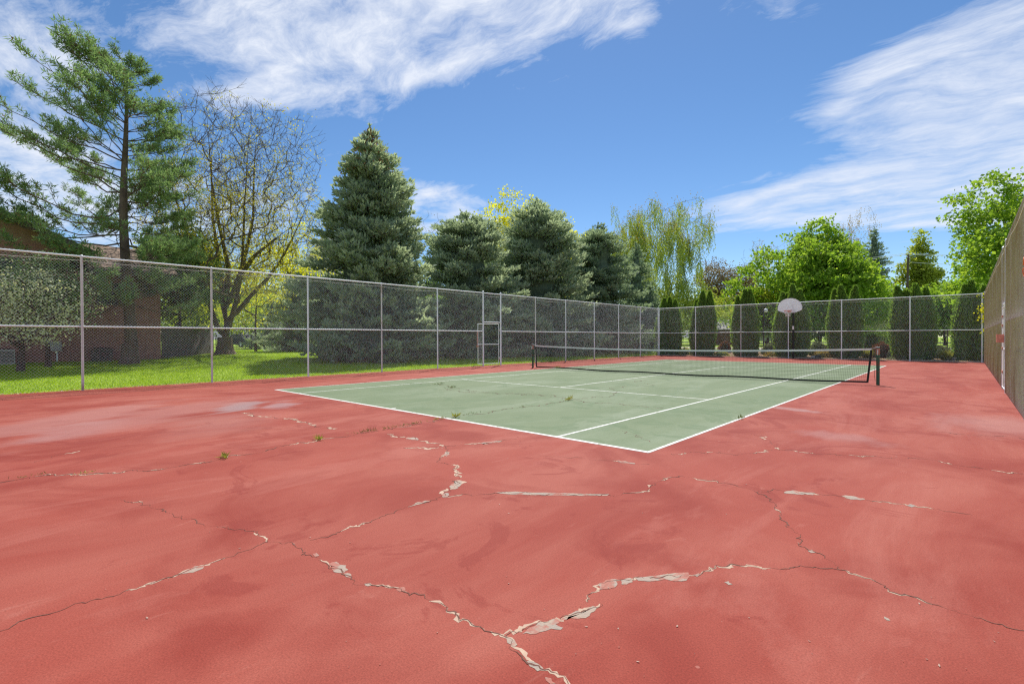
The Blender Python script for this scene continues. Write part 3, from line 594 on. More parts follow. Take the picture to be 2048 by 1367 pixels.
# ------------------------------------------------------------------ basketball hoop
HX, HY = 5.62, 29.95
hoop = thing('basketball_hoop', 'basketball hoop with a white fan-shaped backboard on a black pole', 'basketball hoop', (HX, HY, 0))
mb = MB(); pipe(mb, [(HX, HY, -.05), (HX, HY, 3.05)], .058, 14); pipe(mb, [(HX, HY, 0), (HX, HY, .02)], .16, 14); mb.build('pole', M['black'], hoop)
mb = MB(); box(mb, (HX-.05, HY-.05, 3.05), (HX+.05, HY+.05, 3.4)); pipe(mb, [(HX, HY-.02, 3.3), (HX, HY-.28, 3.45)], .03, 8); pipe(mb, [(HX, HY-.02, 3.08), (HX, HY-.28, 3.12)], .03, 8); mb.build('bracket', M['black'], hoop)
mb = MB(); th = np.linspace(0, np.pi, 25); bx, bz = HX-.13, 3.20
o_ = np.c_[bx+.69*np.cos(th), bz+.64*np.sin(th)**.92]; o_ = np.r_[o_, [[bx-.69, 3.13], [bx-.64, 3.07], [bx-.30, 2.93], [bx+.30, 2.93], [bx+.64, 3.07], [bx+.69, 3.13]]]
n = len(o_); V = np.r_[np.c_[o_[:, 0], np.full(n, HY-.33), o_[:, 1]], np.c_[o_[:, 0], np.full(n, HY-.29), o_[:, 1]]]; i = np.arange(n); j = (i+1) % n
mb.add(V, np.stack([i, j, j+n, i+n], 1)); mb.F.append(np.arange(n)[None]); mb.A.append([.5]); mb.F.append((np.arange(n)[::-1]+n)[None]); mb.A.append([.5])
bdo = mb.build('backboard', M['board'], hoop)
mb = MB(); tube(mb, np.r_[np.c_[o_[:, 0], np.full(n, HY-.335), o_[:, 1]], [[o_[0, 0], HY-.335, o_[0, 1]]]], .014, 6); mb.build('edge_trim', M['white'], bdo)
mb = MB(); th = np.linspace(0, 2*np.pi, 29); ry = HY-.33-.15-.225; tube(mb, np.c_[bx-.02+.225*np.cos(th), ry+.225*np.sin(th), np.full(29, 3.05)], .011, 6)
box(mb, (bx-.10, HY-.36, 2.95), (bx+.06, HY-.331, 3.09)); pipe(mb, [(bx-.07, HY-.35, 2.97), (bx-.1, ry+.2, 3.045)], .01, 6); pipe(mb, [(bx+.03, HY-.35, 2.97), (bx+.06, ry+.2, 3.045)], .01, 6); mb.build('rim', M['orange'], hoop)
mb = MB(); rings = [(3.04, .225), (2.95, .18), (2.86, .145), (2.77, .125), (2.66, .13)]; q = 12
for k in range(len(rings)-1):
    (z0, r0), (z1, r1) = rings[k], rings[k+1]; t0 = (np.arange(q)+.5*(k % 2))/q*2*np.pi
    for s in (-1, 1):
        t1 = t0+s*np.pi/q; frusta(mb, np.c_[bx-.02+r0*np.cos(t0), ry+r0*np.sin(t0), np.full(q, z0)], np.c_[bx-.02+r1*np.cos(t1), ry+r1*np.sin(t1), np.full(q, z1)], .008, .008, 4)
mb.build('hoop_net', M['cord'], hoop)
mb = MB(); box(mb, (HX-.05, HY-.075, 1.86), (HX+.05, HY-.055, 2.08)); mb.build('white_plate', M['white'], hoop)

# ------------------------------------------------------------------ apartment building and its yard
bld = thing('apartment_building', 'dark brown brick apartment building with gabled tan roof behind the pine', 'building', (-22, -6, .3))
mb = MB(); X0 = -16.35
box(mb, (-27, -20.5, -.2), (X0, -2.6, 5.6)); mb.build('wall', M['brick'], bld)
mb = MB(); V = [(X0-.01, -20.5, 5.6), (X0-.01, -2.6, 5.6), (X0-.01, -11.55, 9.7), (X0-.22, -20.5, 5.6), (X0-.22, -2.6, 5.6), (X0-.22, -11.55, 9.7)]; mb.add(V, [[0, 1, 2], [5, 4, 3]]); mb.add(V, [[0, 3, 4, 1], [1, 4, 5, 2], [2, 5, 3, 0]]); mb.build('gable', M['siding'], bld)
mb = MB()
for s in (-1, 1):
    ye = -11.55+s*9.75; ze = 9.95-9.75*.462
    V = [(X0+.75, -11.55, 9.95), (X0+.75, ye, ze), (-27.6, ye, ze), (-27.6, -11.55, 9.95)]; V += [(a_, b_, c_-.2) for a_, b_, c_ in V]; mb.add(V, BOXF)
roof = mb.build('roof', M['shingle'], bld)
mb = MB()
for s in (-1, 1):
    ye = -11.55+s*9.75; ze = 9.95-9.75*.462
    V = [(X0+.752, -11.55, 9.93), (X0+.752, ye, ze-.02), (X0+.80, ye, ze-.02), (X0+.80, -11.55, 9.93)]; V += [(a_, b_, c_-.26) for a_, b_, c_ in V]; mb.add(V, BOXF)
mb.build('fascia', M['fascia'], roof)
mb = MB(); box(mb, (-26.8, -2.59, -.2), (X0-.02, .85, 4.55)); mb.build('wing_wall', M['brick'], bld)
mb = MB(); V = [(X0+.85, -2.0, 4.62), (X0+.85, 1.45, 4.62), (-19.2, 1.45, 6.25), (-19.2, -2.0, 6.25)]; V += [(a_, b_, c_-.18) for a_, b_, c_ in V]; mb.add(V, BOXF); V = [(-19.2, -2.0, 6.25), (-19.2, 1.45, 6.25), (-27.4, 1.45, 4.6), (-27.4, -2.0, 4.6)]; V += [(a_, b_, c_-.18) for a_, b_, c_ in V]; mb.add(V, BOXF); wr = mb.build('wing_roof', M['shingle'], bld)
mb = MB(); box(mb, (X0+.85, -2.0, 4.38), (X0+.90, 1.45, 4.63)); mb.build('fascia', M['fascia'], wr)
mb = MB(); box(mb, (X0, -20.4, 2.86), (X0+.03, -2.62, 3.06)); mb.build('floor_band', M['siding'], bld)
for (ya, yb, za, zb) in [(-5.6, -4.2, 3.5, 4.8), (-9.2, -7.6, 1.1, 2.4), (-9.2, -7.6, 3.5, 4.8), (-13.4, -11.8, 3.5, 4.8), (-13.4, -11.8, 1.1, 2.4), (-1.6, -.6, 3.1, 4.0)]:
    mb = MB(); xf = X0 if yb < -2.6 else X0-.02
    for (y0, y1, z0, z1) in ((ya-.08, yb+.08, zb, zb+.08), (ya-.08, yb+.08, za-.08, za), (ya-.08, ya, za, zb), (yb, yb+.08, za, zb)): box(mb, (xf-.02, y0, z0), (xf+.05, y1, z1))
    fo = mb.build('window', M['fascia'], bld); mb = MB(); box(mb, (xf-.03, ya, za), (xf+.012, yb, zb)); mb.build('pane', M['glass'], fo)
gb = terrain(X0+.3, -3.1)
ub = thing('utility_box', 'pale grey utility box on the brown brick wall', 'utility box', (X0, -3.15, .8)); mb = MB(); box(mb, (X0+.001, -3.42, .86), (X0+.17, -2.90, 1.30)); mb.build('box', M['stone'], ub)
mb = MB(); box(mb, (X0+.17, -3.38, .89), (X0+.185, -2.94, 1.27)); mb.build('door', M['stone'], ub); mb = MB(); pipe(mb, [(X0+.08, -3.05, .3), (X0+.08, -3.05, .86)], .03, 8); mb.build('conduit', M['galv'], ub)
for k, (y, lab) in enumerate([(-4.75, 'grey air conditioner unit against the brick wall, below the blossoming shrub'), (-1.55, 'dark air conditioner unit against the brick wall, left of the pine trunk')]):
    g0 = float(terrain(X0+.5, y)); ac = thing('air_conditioner', lab, 'air conditioner', (X0+.55, y, g0)); mb = MB(); box(mb, (X0+.2, y-.35, g0-.03), (X0+.85, y+.35, g0+.62)); b_ = mb.build('casing', M['stone'] if k == 0 else M['fascia'], ac)
    for q_ in range(9): mb = MB(); z = g0+.08+q_*.055; box(mb, (X0+.851, y-.31, z), (X0+.87, y+.31, z+.022)); mb.build('louvre', M['fascia'], b_)
    mb = MB(); th = np.linspace(0, 2*np.pi, 17); tube(mb, np.c_[X0+.52+.27*np.cos(th), y+.27*np.sin(th), np.full(17, g0+.63)], .018, 6); mb.build('fan_ring', M['black'], ac)
# dark board fence between the building and the budding tree
w0 = np.array([-17.0, 1.0]); w1 = at(428, 31.0); wf = thing('board_fence', 'dark wooden board fence between the brick building and the budding tree', 'fence', (w0[0], w0[1], .4))
L_ = np.linalg.norm(w1-w0); nb = int(L_/.16); dw = (w1-w0)/L_; nw = np.array([-dw[1], dw[0]])
for k in range(nb):
    a_ = w0+dw*(k*.16+.006); b_ = w0+dw*(k*.16+.154); g0 = float(terrain(*a_)); hh = 1.62+.012*rng.normal(); mb = MB(); prism(mb, [a_-nw*.012, b_-nw*.012, b_+nw*.012, a_+nw*.012], g0-.03, g0+hh); mb.build('board', M['dwood'], wf)
mb = MB(); a_, b_ = w0, w1; g0, g1 = float(terrain(*w0)), float(terrain(*w1)); V = [(*(a_-nw*.05), g0+1.63), (*(b_-nw*.05), g1+1.63), (*(b_+nw*.05), g1+1.63), (*(a_+nw*.05), g0+1.63)]; V += [(x, y, z+.045) for x, y, z in V]; mb.add(V, BOXF); mb.build('cap_rail', M['dwood'], wf)

# ------------------------------------------------------------------ black iron fences
def iron_fence(label, A, B, h=1.35, bay=2.4):
    A = np.array(A, float); B = np.array(B, float); L = np.linalg.norm(B-A); d = (B-A)/L; nb = max(1, int(round(L/bay))); t = thing('iron_fence', label, 'fence', (*A, float(terrain(*A))))
    for k in range(nb+1):
        p = A+d*L*k/nb; g0 = float(terrain(*p)); mb = MB(); box(mb, (p[0]-.03, p[1]-.03, g0-.05), (p[0]+.03, p[1]+.03, g0+h+.08)); mb.build('post', M['black'], t)
    for zz in (.14, h-.14):
        mb = MB(); ks = np.linspace(0, L, nb*2+1); pts = np.array([[*(A+d*k), float(terrain(*(A+d*k)))+zz] for k in ks]); pipe(mb, pts, .018, 4); mb.build('rail', M['black'], t)
    mb = MB(); ks = np.arange(.12, L, .115); P = A[None]+d[None]*ks[:, None]; g0 = terrain(P[:, 0], P[:, 1]); frusta(mb, np.c_[P, g0+.06], np.c_[P, g0+h], .009, .009, 4); tag(mb.build('pickets', M['black'], t), kind='stuff')
iron_fence('black iron fence beyond the arborvitae and the planting bed', (-14, 34.9), (30, 34.9))
iron_fence('black iron fence beyond the lawn, behind the tree trunks', at(432, 40.5), at(700, 44))

# ------------------------------------------------------------------ far small things
def car(label, u, D, ang, paint, g0=None):
    x, y = at(u, D); g0 = float(terrain(x, y)) if g0 is None else g0; t = thing('parked_car', label, 'car', (x, y, g0), ang, group='cars parked beyond the fences')
    L, W = 2.2, .88
    prof = [(-L, .45), (-L, .85), (-1.75, .98), (-1.25, 1.42), (.35, 1.46), (1.0, 1.02), (L-.15, .88), (L, .62), (L, .35), (-L, .35)]
    mb = MB(); n = len(prof); P = np.array(prof); V = np.r_[np.c_[P[:, 0], np.full(n, -W), P[:, 1]], np.c_[P[:, 0], np.full(n, W), P[:, 1]]]; i = np.arange(n); j = (i+1) % n
    mb.add(V, np.stack([i, j, j+n, i+n], 1)); mb.F += [np.arange(n)[::-1][None], (np.arange(n)+n)[None]]; mb.A += [[.5], [.5]]; body = mb.build('body', paint, t, off=(0, 0, 0))
    for s in (-1, 1):
        mb = MB(); V = [(-1.15, s*(W+.006), 1.36), (-1.5, s*(W+.006), 1.02), (.8, s*(W+.006), 1.02), (.3, s*(W+.006), 1.38)]; mb.add(V, [[0, 1, 2, 3]]); mb.build('side_window', M['glass'], body, off=(0, 0, 0))
        for x_ in (-1.35, 1.35):
            mb = MB(); pipe(mb, [(x_, s*(W-.12), .33), (x_, s*(W+.03), .33)], .33, 14); wh = mb.build('wheel', M['rubber'], t, off=(0, 0, 0)); mb = MB(); pipe(mb, [(x_, s*(W+.031), .33), (x_, s*(W+.04), .33)], .19, 10); mb.build('rim', M['galv'], wh, off=(0, 0, 0))
        mb = MB(); box(mb, (-L-.01, s*.62-.14, .70), (-L+.02, s*.62+.14, .84)); mb.build('tail_lamp', M['tailred'], body, off=(0, 0, 0)); mb = MB(); box(mb, (L-.06, s*.62-.16, .58), (L+.01, s*.62+.16, .70)); mb.build('headlight', M['white'], body, off=(0, 0, 0))
    mb = MB(); mb.add([(.42, -.74, 1.44), (1.0, -.78, 1.05), (1.0, .78, 1.05), (.42, .74, 1.44)], [[0, 1, 2, 3]]); mb.V[0] += [.02, 0, .02]; mb.build('windscreen', M['glass'], body, off=(0, 0, 0))
car('silver car parked behind the trunk with yellow sprigs', 536, 58, R(200), M['carw'])
car('dark car parked behind the iron fence, left of the trunk with yellow sprigs', 482, 56, R(195), M['card'])
car('silver car parked beyond the lamp post near the basketball hoop', 1540, 62, R(150), M['carw'])
# shed
sx, sy = at(1447, 56); sg = float(terrain(sx, sy)); sh = thing('wooden_shed', 'small brown wooden shed with grey gabled roof beyond the iron fence', 'shed', (sx, sy, sg), R(15))
mb = MB(); box(mb, (-1.6, -1.2, -.1), (1.0, 1.2, 1.85)); mb.add([(1.001, -1.2, 1.85), (1.001, 1.2, 1.85), (1.001, 0, 2.7), (-1.6, -1.2, 1.85), (-1.6, 1.2, 1.85), (-1.6, 0, 2.7)], [[0, 1, 2], [5, 4, 3]]); mb.build('wall', M['shed'], sh, off=(0, 0, 0))
mb = MB()
for s in (-1, 1): V = [(-1.8, 0, 2.82), (1.3, 0, 2.82), (1.3, s*1.5, 1.76), (-1.8, s*1.5, 1.76)]; V += [(a_, b_, c_-.1) for a_, b_, c_ in V]; mb.add(V, BOXF)
mb.build('roof', M['greyroof'], sh, off=(0, 0, 0)); mb = MB(); box(mb, (1.002, -.45, 0), (1.03, .45, 1.7)); mb.build('door', M['fascia'], sh, off=(0, 0, 0))
# lamp post
lx, ly = at(1527, 37.5); lg_ = float(terrain(lx, ly)); lp = thing('lamp_post', 'black lamp post with a white globe beyond the planting bed', 'lamp post', (lx, ly, lg_))
mb = MB(); pipe(mb, [(lx, ly, lg_-.05), (lx, ly, lg_+.12), (lx, ly, lg_+.13), (lx, ly, 3.55)], [.10, .09, .05, .045], 10); pipe(mb, [(lx, ly, 3.5), (lx+.12, ly+.08, 3.58)], .03, 8); mb.build('pole', M['black'], lp)
mb = MB(); zz = np.linspace(-1, 1, 9); tube(mb, np.c_[np.full(9, lx+.13), np.full(9, ly+.09), 3.42+.16*zz], .005+.15*np.sqrt(np.maximum(0, 1-zz**2)), 12); mb.build('globe', M['white'], lp, smooth=True)
# utility poles and wires
def upole(label, u, D, vtop, lean, g0=.5):
    x, y = at(u, D); h = hgt(vtop, D); t = thing('utility_pole', label, 'utility pole', (x, y, g0)); ax = np.array([RT[0], RT[1]])*lean
    mb = MB(); tube(mb, [(x, y, g0-.1), (x+ax[0]*.5, y+ax[1]*.5, (g0+h)/2), (x+ax[0], y+ax[1], h)], [.17, .15, .12], 10); mb.build('pole', M['bark'], t)
    mb = MB(); c_ = np.array([x+ax[0], y+ax[1], h-.5]); frusta(mb, [c_-np.array([.1, 1.1, 0])], [c_+np.array([.1, 1.1, 0])], .06, .06, 4, True); ca = mb.build('crossarm', M['bark'], t)
    for s in (-1, -.45, .45, 1): mb = MB(); pipe(mb, [c_+np.array([.1*s, 1.05*s, .05]), c_+np.array([.1*s, 1.05*s, .2])], .04, 6); mb.build('insulator', M['white'], ca)
    return c_
c1 = upole('leaning wooden utility pole behind the arborvitae', 1811, 66, 512, .35)
c0_ = np.array([*at(1180, 84), 8.2]); c2_ = np.array([*at(2300, 60), 12.5])
for (dz0, dz1, lab) in [(4.4, .7, 'upper overhead power line sagging past the willow'), (3.6, .55, 'lower overhead power line sagging past the willow'), (.9, -.5, 'lowest overhead cable crossing in front of the willow')]:
    a_, b_, c_ = c0_+[0, 0, dz0], c1+[0, 0, dz1], c2_+[0, 0, dz1]; mb = MB(); pts = []
    for p_, q_ in ((a_, b_), (b_, c_)):
        for s in np.linspace(0, 1, 16): pts.append(p_+(q_-p_)*s-np.array([0, 0, 1.0])*4*s*(1-s))
    tube(mb, pts[:16]+pts[17:], .022, 4); tag(mb.build('power_line', M['galv']), lab, 'power line')

# ------------------------------------------------------------------ trees
def grow(stems, tips, step=.55, down=.9, bend=.12, jit=.05, rtip=.006, expo=2.3, rs=rng):
    """stems: list of (parent index, points); each tip is joined to the cheapest point of the skeleton so far"""
    cap = sum(len(p) for _, p in stems) + len(tips)*8 + 10; P = np.zeros((cap, 3)); par = np.full(cap, -1); n = 0
    for pi, pts in stems:
        prev = pi
        for q in pts: P[n] = q; par[n] = prev; prev = n; n += 1
    base = P[0]; order = np.argsort(np.linalg.norm((tips-base)*np.array([1.3, 1.3, 1.0]), axis=1)); ends = []
    for k in order:
        t = tips[k]; d = t-P[:n]; L = np.linalg.norm(d, axis=1)+1e-6; cost = L*(1+down*np.clip(.25-d[:, 2]/L, 0, 1.25)); cost[0] += 2; i = int(np.argmin(cost)); L = L[i]; d = d[i]
        m = int(min(6, max(1, round(L/step)))); pi = i
        for s in np.linspace(1/m, 1, m):
            q = P[i]+d*s; q[2] -= bend*L*s*(1-s); q += rs.normal(size=3)*jit*L*(s*(1-s)*2); P[n] = q; par[n] = pi; pi = n; n += 1
        ends.append(n-1)
    P, par = P[:n], par[:n]; acc = np.zeros(n); has = np.zeros(n, bool)
    for i in range(n-1, 0, -1):
        if not has[i]: acc[i] = rtip**expo
        acc[par[i]] += acc[i]; has[par[i]] = True
    rad = np.maximum(acc, rtip**expo)**(1/expo); return P, par, rad, np.array(ends)
def wood(P, par, rad, n=5, scale=1.0, flare=None):
    mb = MB(); i = np.arange(1, len(P)); i = i[par[i] >= 0]; thick = rad[i] > .035
    for sel, k in ((thick, 8), (~thick, 4)):
        j = i[sel]
        if len(j): frusta(mb, P[par[j]], P[j], np.minimum(rad[par[j]], rad[j]*1.5)*scale, rad[j]*scale, k)
    return mb
def lumps(n, lo=.8, seed=0):
    r_ = np.random.default_rng(seed); K = r_.normal(size=(5, 3))*3.0; ph = r_.random(5)*6.3
    def f(d): return 1 + (1-lo)*np.sin(d@K.T+ph).mean(1)*2.2
    return f
def crown_pts(n, c, r, seed, power=.5, lo=.8, cut=-1.0):
    r_ = np.random.default_rng(seed); d = unit(r_.normal(size=(n*2, 3))); d = d[d[:, 2] > cut][:n]; f = lumps(5, lo, seed+1)(d)
    return np.asarray(c)+d*np.asarray(r)*(f*r_.random(len(d))**power)[:, None]
def base_flare(mb, r, h=.5, n=9):
    pts = [(0, 0, -.12), (0, 0, .08), (0, 0, .28), (0, 0, h), (0, 0, h+.5)]; tube(mb, pts, [r*1.75, r*1.45, r*1.18, r*1.05, r], n, False)
def leafy(name, label, u, D, vtop, wpx, vbot, leaf, bark, ntips=420, nl=30, ls=.16, seed=1, spread=.42, up=.35, group=None, lo=.78, flat=.55, trunk_r=.16, asym=0.0, cat='tree', thin=0.0, taper=0.0, power=.5, pos=None, H=None, Wd=None, Hb=None):
    x, y = at(u, D) if pos is None else pos; g0 = float(terrain(x, y)); r_ = np.random.default_rng(seed)
    H = (hgt(vtop, D)-g0) if H is None else H; W = (wpx/F_PX*D) if Wd is None else Wd; zb = max(.5, hgt(vbot, D)-g0) if Hb is None else Hb
    t = thing(name, label, cat, (x, y, g0), 0, group); cz = zb+(H-zb)*.46; rz = (H-zb)*.54
    tips = crown_pts(ntips, (asym, 0, cz), (W/2, W/2*.95, rz), seed, power, lo); tips = tips[tips[:, 2] > zb*.8]; hf = np.clip((tips[:, 2]-zb)/(H-zb), 0, 1); tips[:, :2] *= (1+taper*.25-taper*hf)[:, None]
    trunk = [np.array([asym*s*.4+.08*math.sin(3*s+seed), .06*math.cos(4*s+seed), s*H*.62]) for s in np.linspace(0, 1, 9)]
    P, par, rad, ends = grow([(-1, trunk)], tips, .6, 1.0, .12, .05, .011, 2.2, r_)
    k = trunk_r/max(rad[1], 1e-6); wd = wood(P, par, rad, scale=min(1.0, k) if k < 1 else 1.0); base_flare(wd, min(rad[0], trunk_r), min(.5, H*.05)); wd.build('trunk', bark, t, off=(0, 0, 0))
    # leaf clumps round every tip and along the outer twigs
    tw = np.where(rad < .03)[0]; src = np.r_[ends, ends, r_.choice(tw, len(ends))]; C = P[src]
    if thin > 0: C = C[r_.random(len(C)) > thin]
    n = nl; C = np.repeat(C, max(1, n//3), 0); C = C + r_.normal(size=C.shape)*spread*np.array([1, 1, flat]); Dd = rand_dirs(len(C), r_)+np.array([0, 0, -.25]); sz = ls*r_.uniform(.6, 1.25, len(C))
    mb = MB(); leaves(mb, C, Dd, sz, sz*.75, r_.random(len(C)), r_); mb.build('crown', leaf, t, off=(0, 0, 0)); return t

# ---- blue spruces
def spruce_meshes(H, Rb, seed, dens=1.0, full=.9, zb=.25, cone=False, cap=9.0):
    r_ = np.random.default_rng(seed); wd = MB(); nd = MB(); cn = MB(); co = MB(); sc_ = max(1.0, H/13)**.5
    tube(wd, [(0, 0, -.1), (0, 0, .3), (0, 0, H*.5), (0, 0, H*.97)], [Rb*.085, Rb*.07, Rb*.04, .02], 9)
    f = lumps(5, .88, seed+3); z = zb; C_, D_, A_ = [], [], []; W0, W1 = [], []
    while z < H*.985:
        tt = z/H; env = min(Rb*(1-tt)**full, cap)*(1.0 if tt > .06 else .82+3*tt)*min(1.0, ((1-tt)/.16)**.55); nb = int(r_.integers(7, 10)) if tt < .85 else 6
        for b in range(nb):
            az = r_.random()*2*np.pi; dh = np.array([math.cos(az), math.sin(az), 0]); L = env*float(f(np.array([[dh[0], dh[1], (tt-.5)*3]]))[0])*r_.uniform(.80, 1.10)+.10
            s0 = (-.30+.62*tt**1.4)*r_.uniform(.8, 1.2); up_ = .32*(1-tt)
            ns = max(3, int(L/.16*dens)); s = (np.arange(ns)+r_.random(ns)*.8)/ns; s = s[s > .12]
            zj = z+r_.uniform(-.16, .16); pos = np.array([0, 0, zj])+dh*(L*s)[:, None]; pos[:, 2] += L*(s0*s+up_*s*s)
            W0.append([0, 0, z]); W1.append(dh*L*.9+np.array([0, 0, z+L*(s0*.9+up_*.8)]))
            side = np.array([-dh[1], dh[0], 0])
            for sd in (-1, 1):
                l2 = (.42*L*(1-s)**.75+.14)*r_.uniform(.7, 1.2, len(s)); l2 = np.minimum(l2, .95)
                d2 = unit(dh*.75+side*sd*.72+np.c_[np.zeros((len(s), 2)), r_.normal(size=len(s))*.18-.10+.35*tt])
                k = np.maximum(2, (l2/.085*dens).astype(int)); idx = np.repeat(np.arange(len(s)), k); fr = r_.random(len(idx))**.8
                c = pos[idx]+d2[idx]*(l2[idx]*fr)[:, None]+r_.normal(size=(len(idx), 3))*.035
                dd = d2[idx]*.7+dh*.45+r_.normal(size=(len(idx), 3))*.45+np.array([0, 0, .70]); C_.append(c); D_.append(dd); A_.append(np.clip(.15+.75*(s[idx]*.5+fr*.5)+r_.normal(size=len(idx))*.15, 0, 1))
        z += (.30+.12*r_.random())*(1 if tt < .8 else .7)/max(.8, dens**.5)
    C_, D_, A_ = np.concatenate(C_), np.concatenate(D_), np.concatenate(A_)
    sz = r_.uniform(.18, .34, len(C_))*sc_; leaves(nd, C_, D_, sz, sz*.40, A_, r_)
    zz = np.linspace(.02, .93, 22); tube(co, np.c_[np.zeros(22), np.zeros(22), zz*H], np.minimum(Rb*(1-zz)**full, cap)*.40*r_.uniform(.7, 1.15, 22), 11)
    frusta(wd, W0, W1, .018*Rb/2.5, .006, 4)
    k = 90; zt = H*(.93+.085*r_.random(k)); leaves(nd, np.c_[r_.normal(size=(k, 2))*.05*(1.05-zt/H)[:, None]*6, zt], np.c_[r_.normal(size=(k, 2))*.5, np.ones(k)*.9], .2, .07, r_.random(k), r_)
    if cone:
        n = 900; zt = H*1.01-(r_.random(n)**1.2)*H*.22; az = r_.random(n)*2*np.pi; rr = Rb*((1-zt/H)**full)*r_.uniform(.35, 1.05, n)
        leaves(cn, np.c_[rr*np.cos(az), rr*np.sin(az), zt+.12], np.c_[r_.normal(size=(n, 2))*.35, -np.ones(n)], r_.uniform(.14, .22, n), .075, r_.random(n), r_)
        for k in range(7): a_ = r_.random()*6.3; leaves(nd, np.c_[np.full(16, .16*math.cos(a_)*r_.random())+r_.normal(size=16)*.05, r_.normal(size=16)*.07, H*(.965+.04*np.linspace(0, 1, 16)*r_.random())], np.c_[r_.normal(size=(16, 2))*.4, np.ones(16)], .2, .06, r_.random(16), r_)
    return wd, nd, cn, co
def spruce(label, u, D, vtop, wpx, seed, leaf, dens=1.0, full=.9, cone=False, zb=.25, group='spruces', cap=None):
    x, y = at(u, D); g0 = float(terrain(x, y)); H = hgt(vtop, D)-g0; Rb = wpx/2/F_PX*D; t = thing('spruce_tree', label, 'spruce', (x, y, g0), 0, group)
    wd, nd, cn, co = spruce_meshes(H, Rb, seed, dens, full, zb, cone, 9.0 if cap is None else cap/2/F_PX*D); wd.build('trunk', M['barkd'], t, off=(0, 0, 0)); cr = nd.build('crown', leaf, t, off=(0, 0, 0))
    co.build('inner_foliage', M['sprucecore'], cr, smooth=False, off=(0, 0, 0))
    if cn.n: tag(cn.build('cones', M['cone'], cr, off=(0, 0, 0)), kind='stuff')
    return t
spruce('tallest blue spruce with a brown cone-laden tip behind the fence', 742, 28, 258, 356, 11, M['spruce'], 1.24, .74, True, cap=268)
spruce('rounded blue spruce beside the fence gate, next to the tallest spruce', 934, 33, 428, 285, 12, M['spruce'], 1.15, .48, cap=238)
spruce('blue spruce with a pointed bushy crown in front of the tall yellow-green tree', 1074, 38, 402, 290, 13, M['spruce'], 1.08, .54, cap=242)
spruce('dark green spruce last in the row before the corner of the fences', 1196, 43, 450, 250, 14, M['spruced'], 1.0, .54, cap=208)
spruce('slender dark spruce behind the row, against the pale willow', 1272, 49, 490, 140, 15, M['spruced'], .8, .75)
spruce('low grey spruce behind the lawn between budding tree and tallest spruce', 596, 36, 560, 175, 16, M['spruce'], .8, .75)
spruce('small dark spruce far behind the lawn, beside the yellow sprigs', 545, 46, 600, 120, 18, M['spruced'], .6, .8)
spruce('dark conical spruce standing far behind the bright maple', 1748, 74, 460, 125, 17, M['spruced'], .65, .80)
# filler spruces that close the row towards the corner
spruce('dark spruce filling the gap beside the corner arborvitae', 1300, 46, 575, 110, 19, M['spruced'], .8, .75)

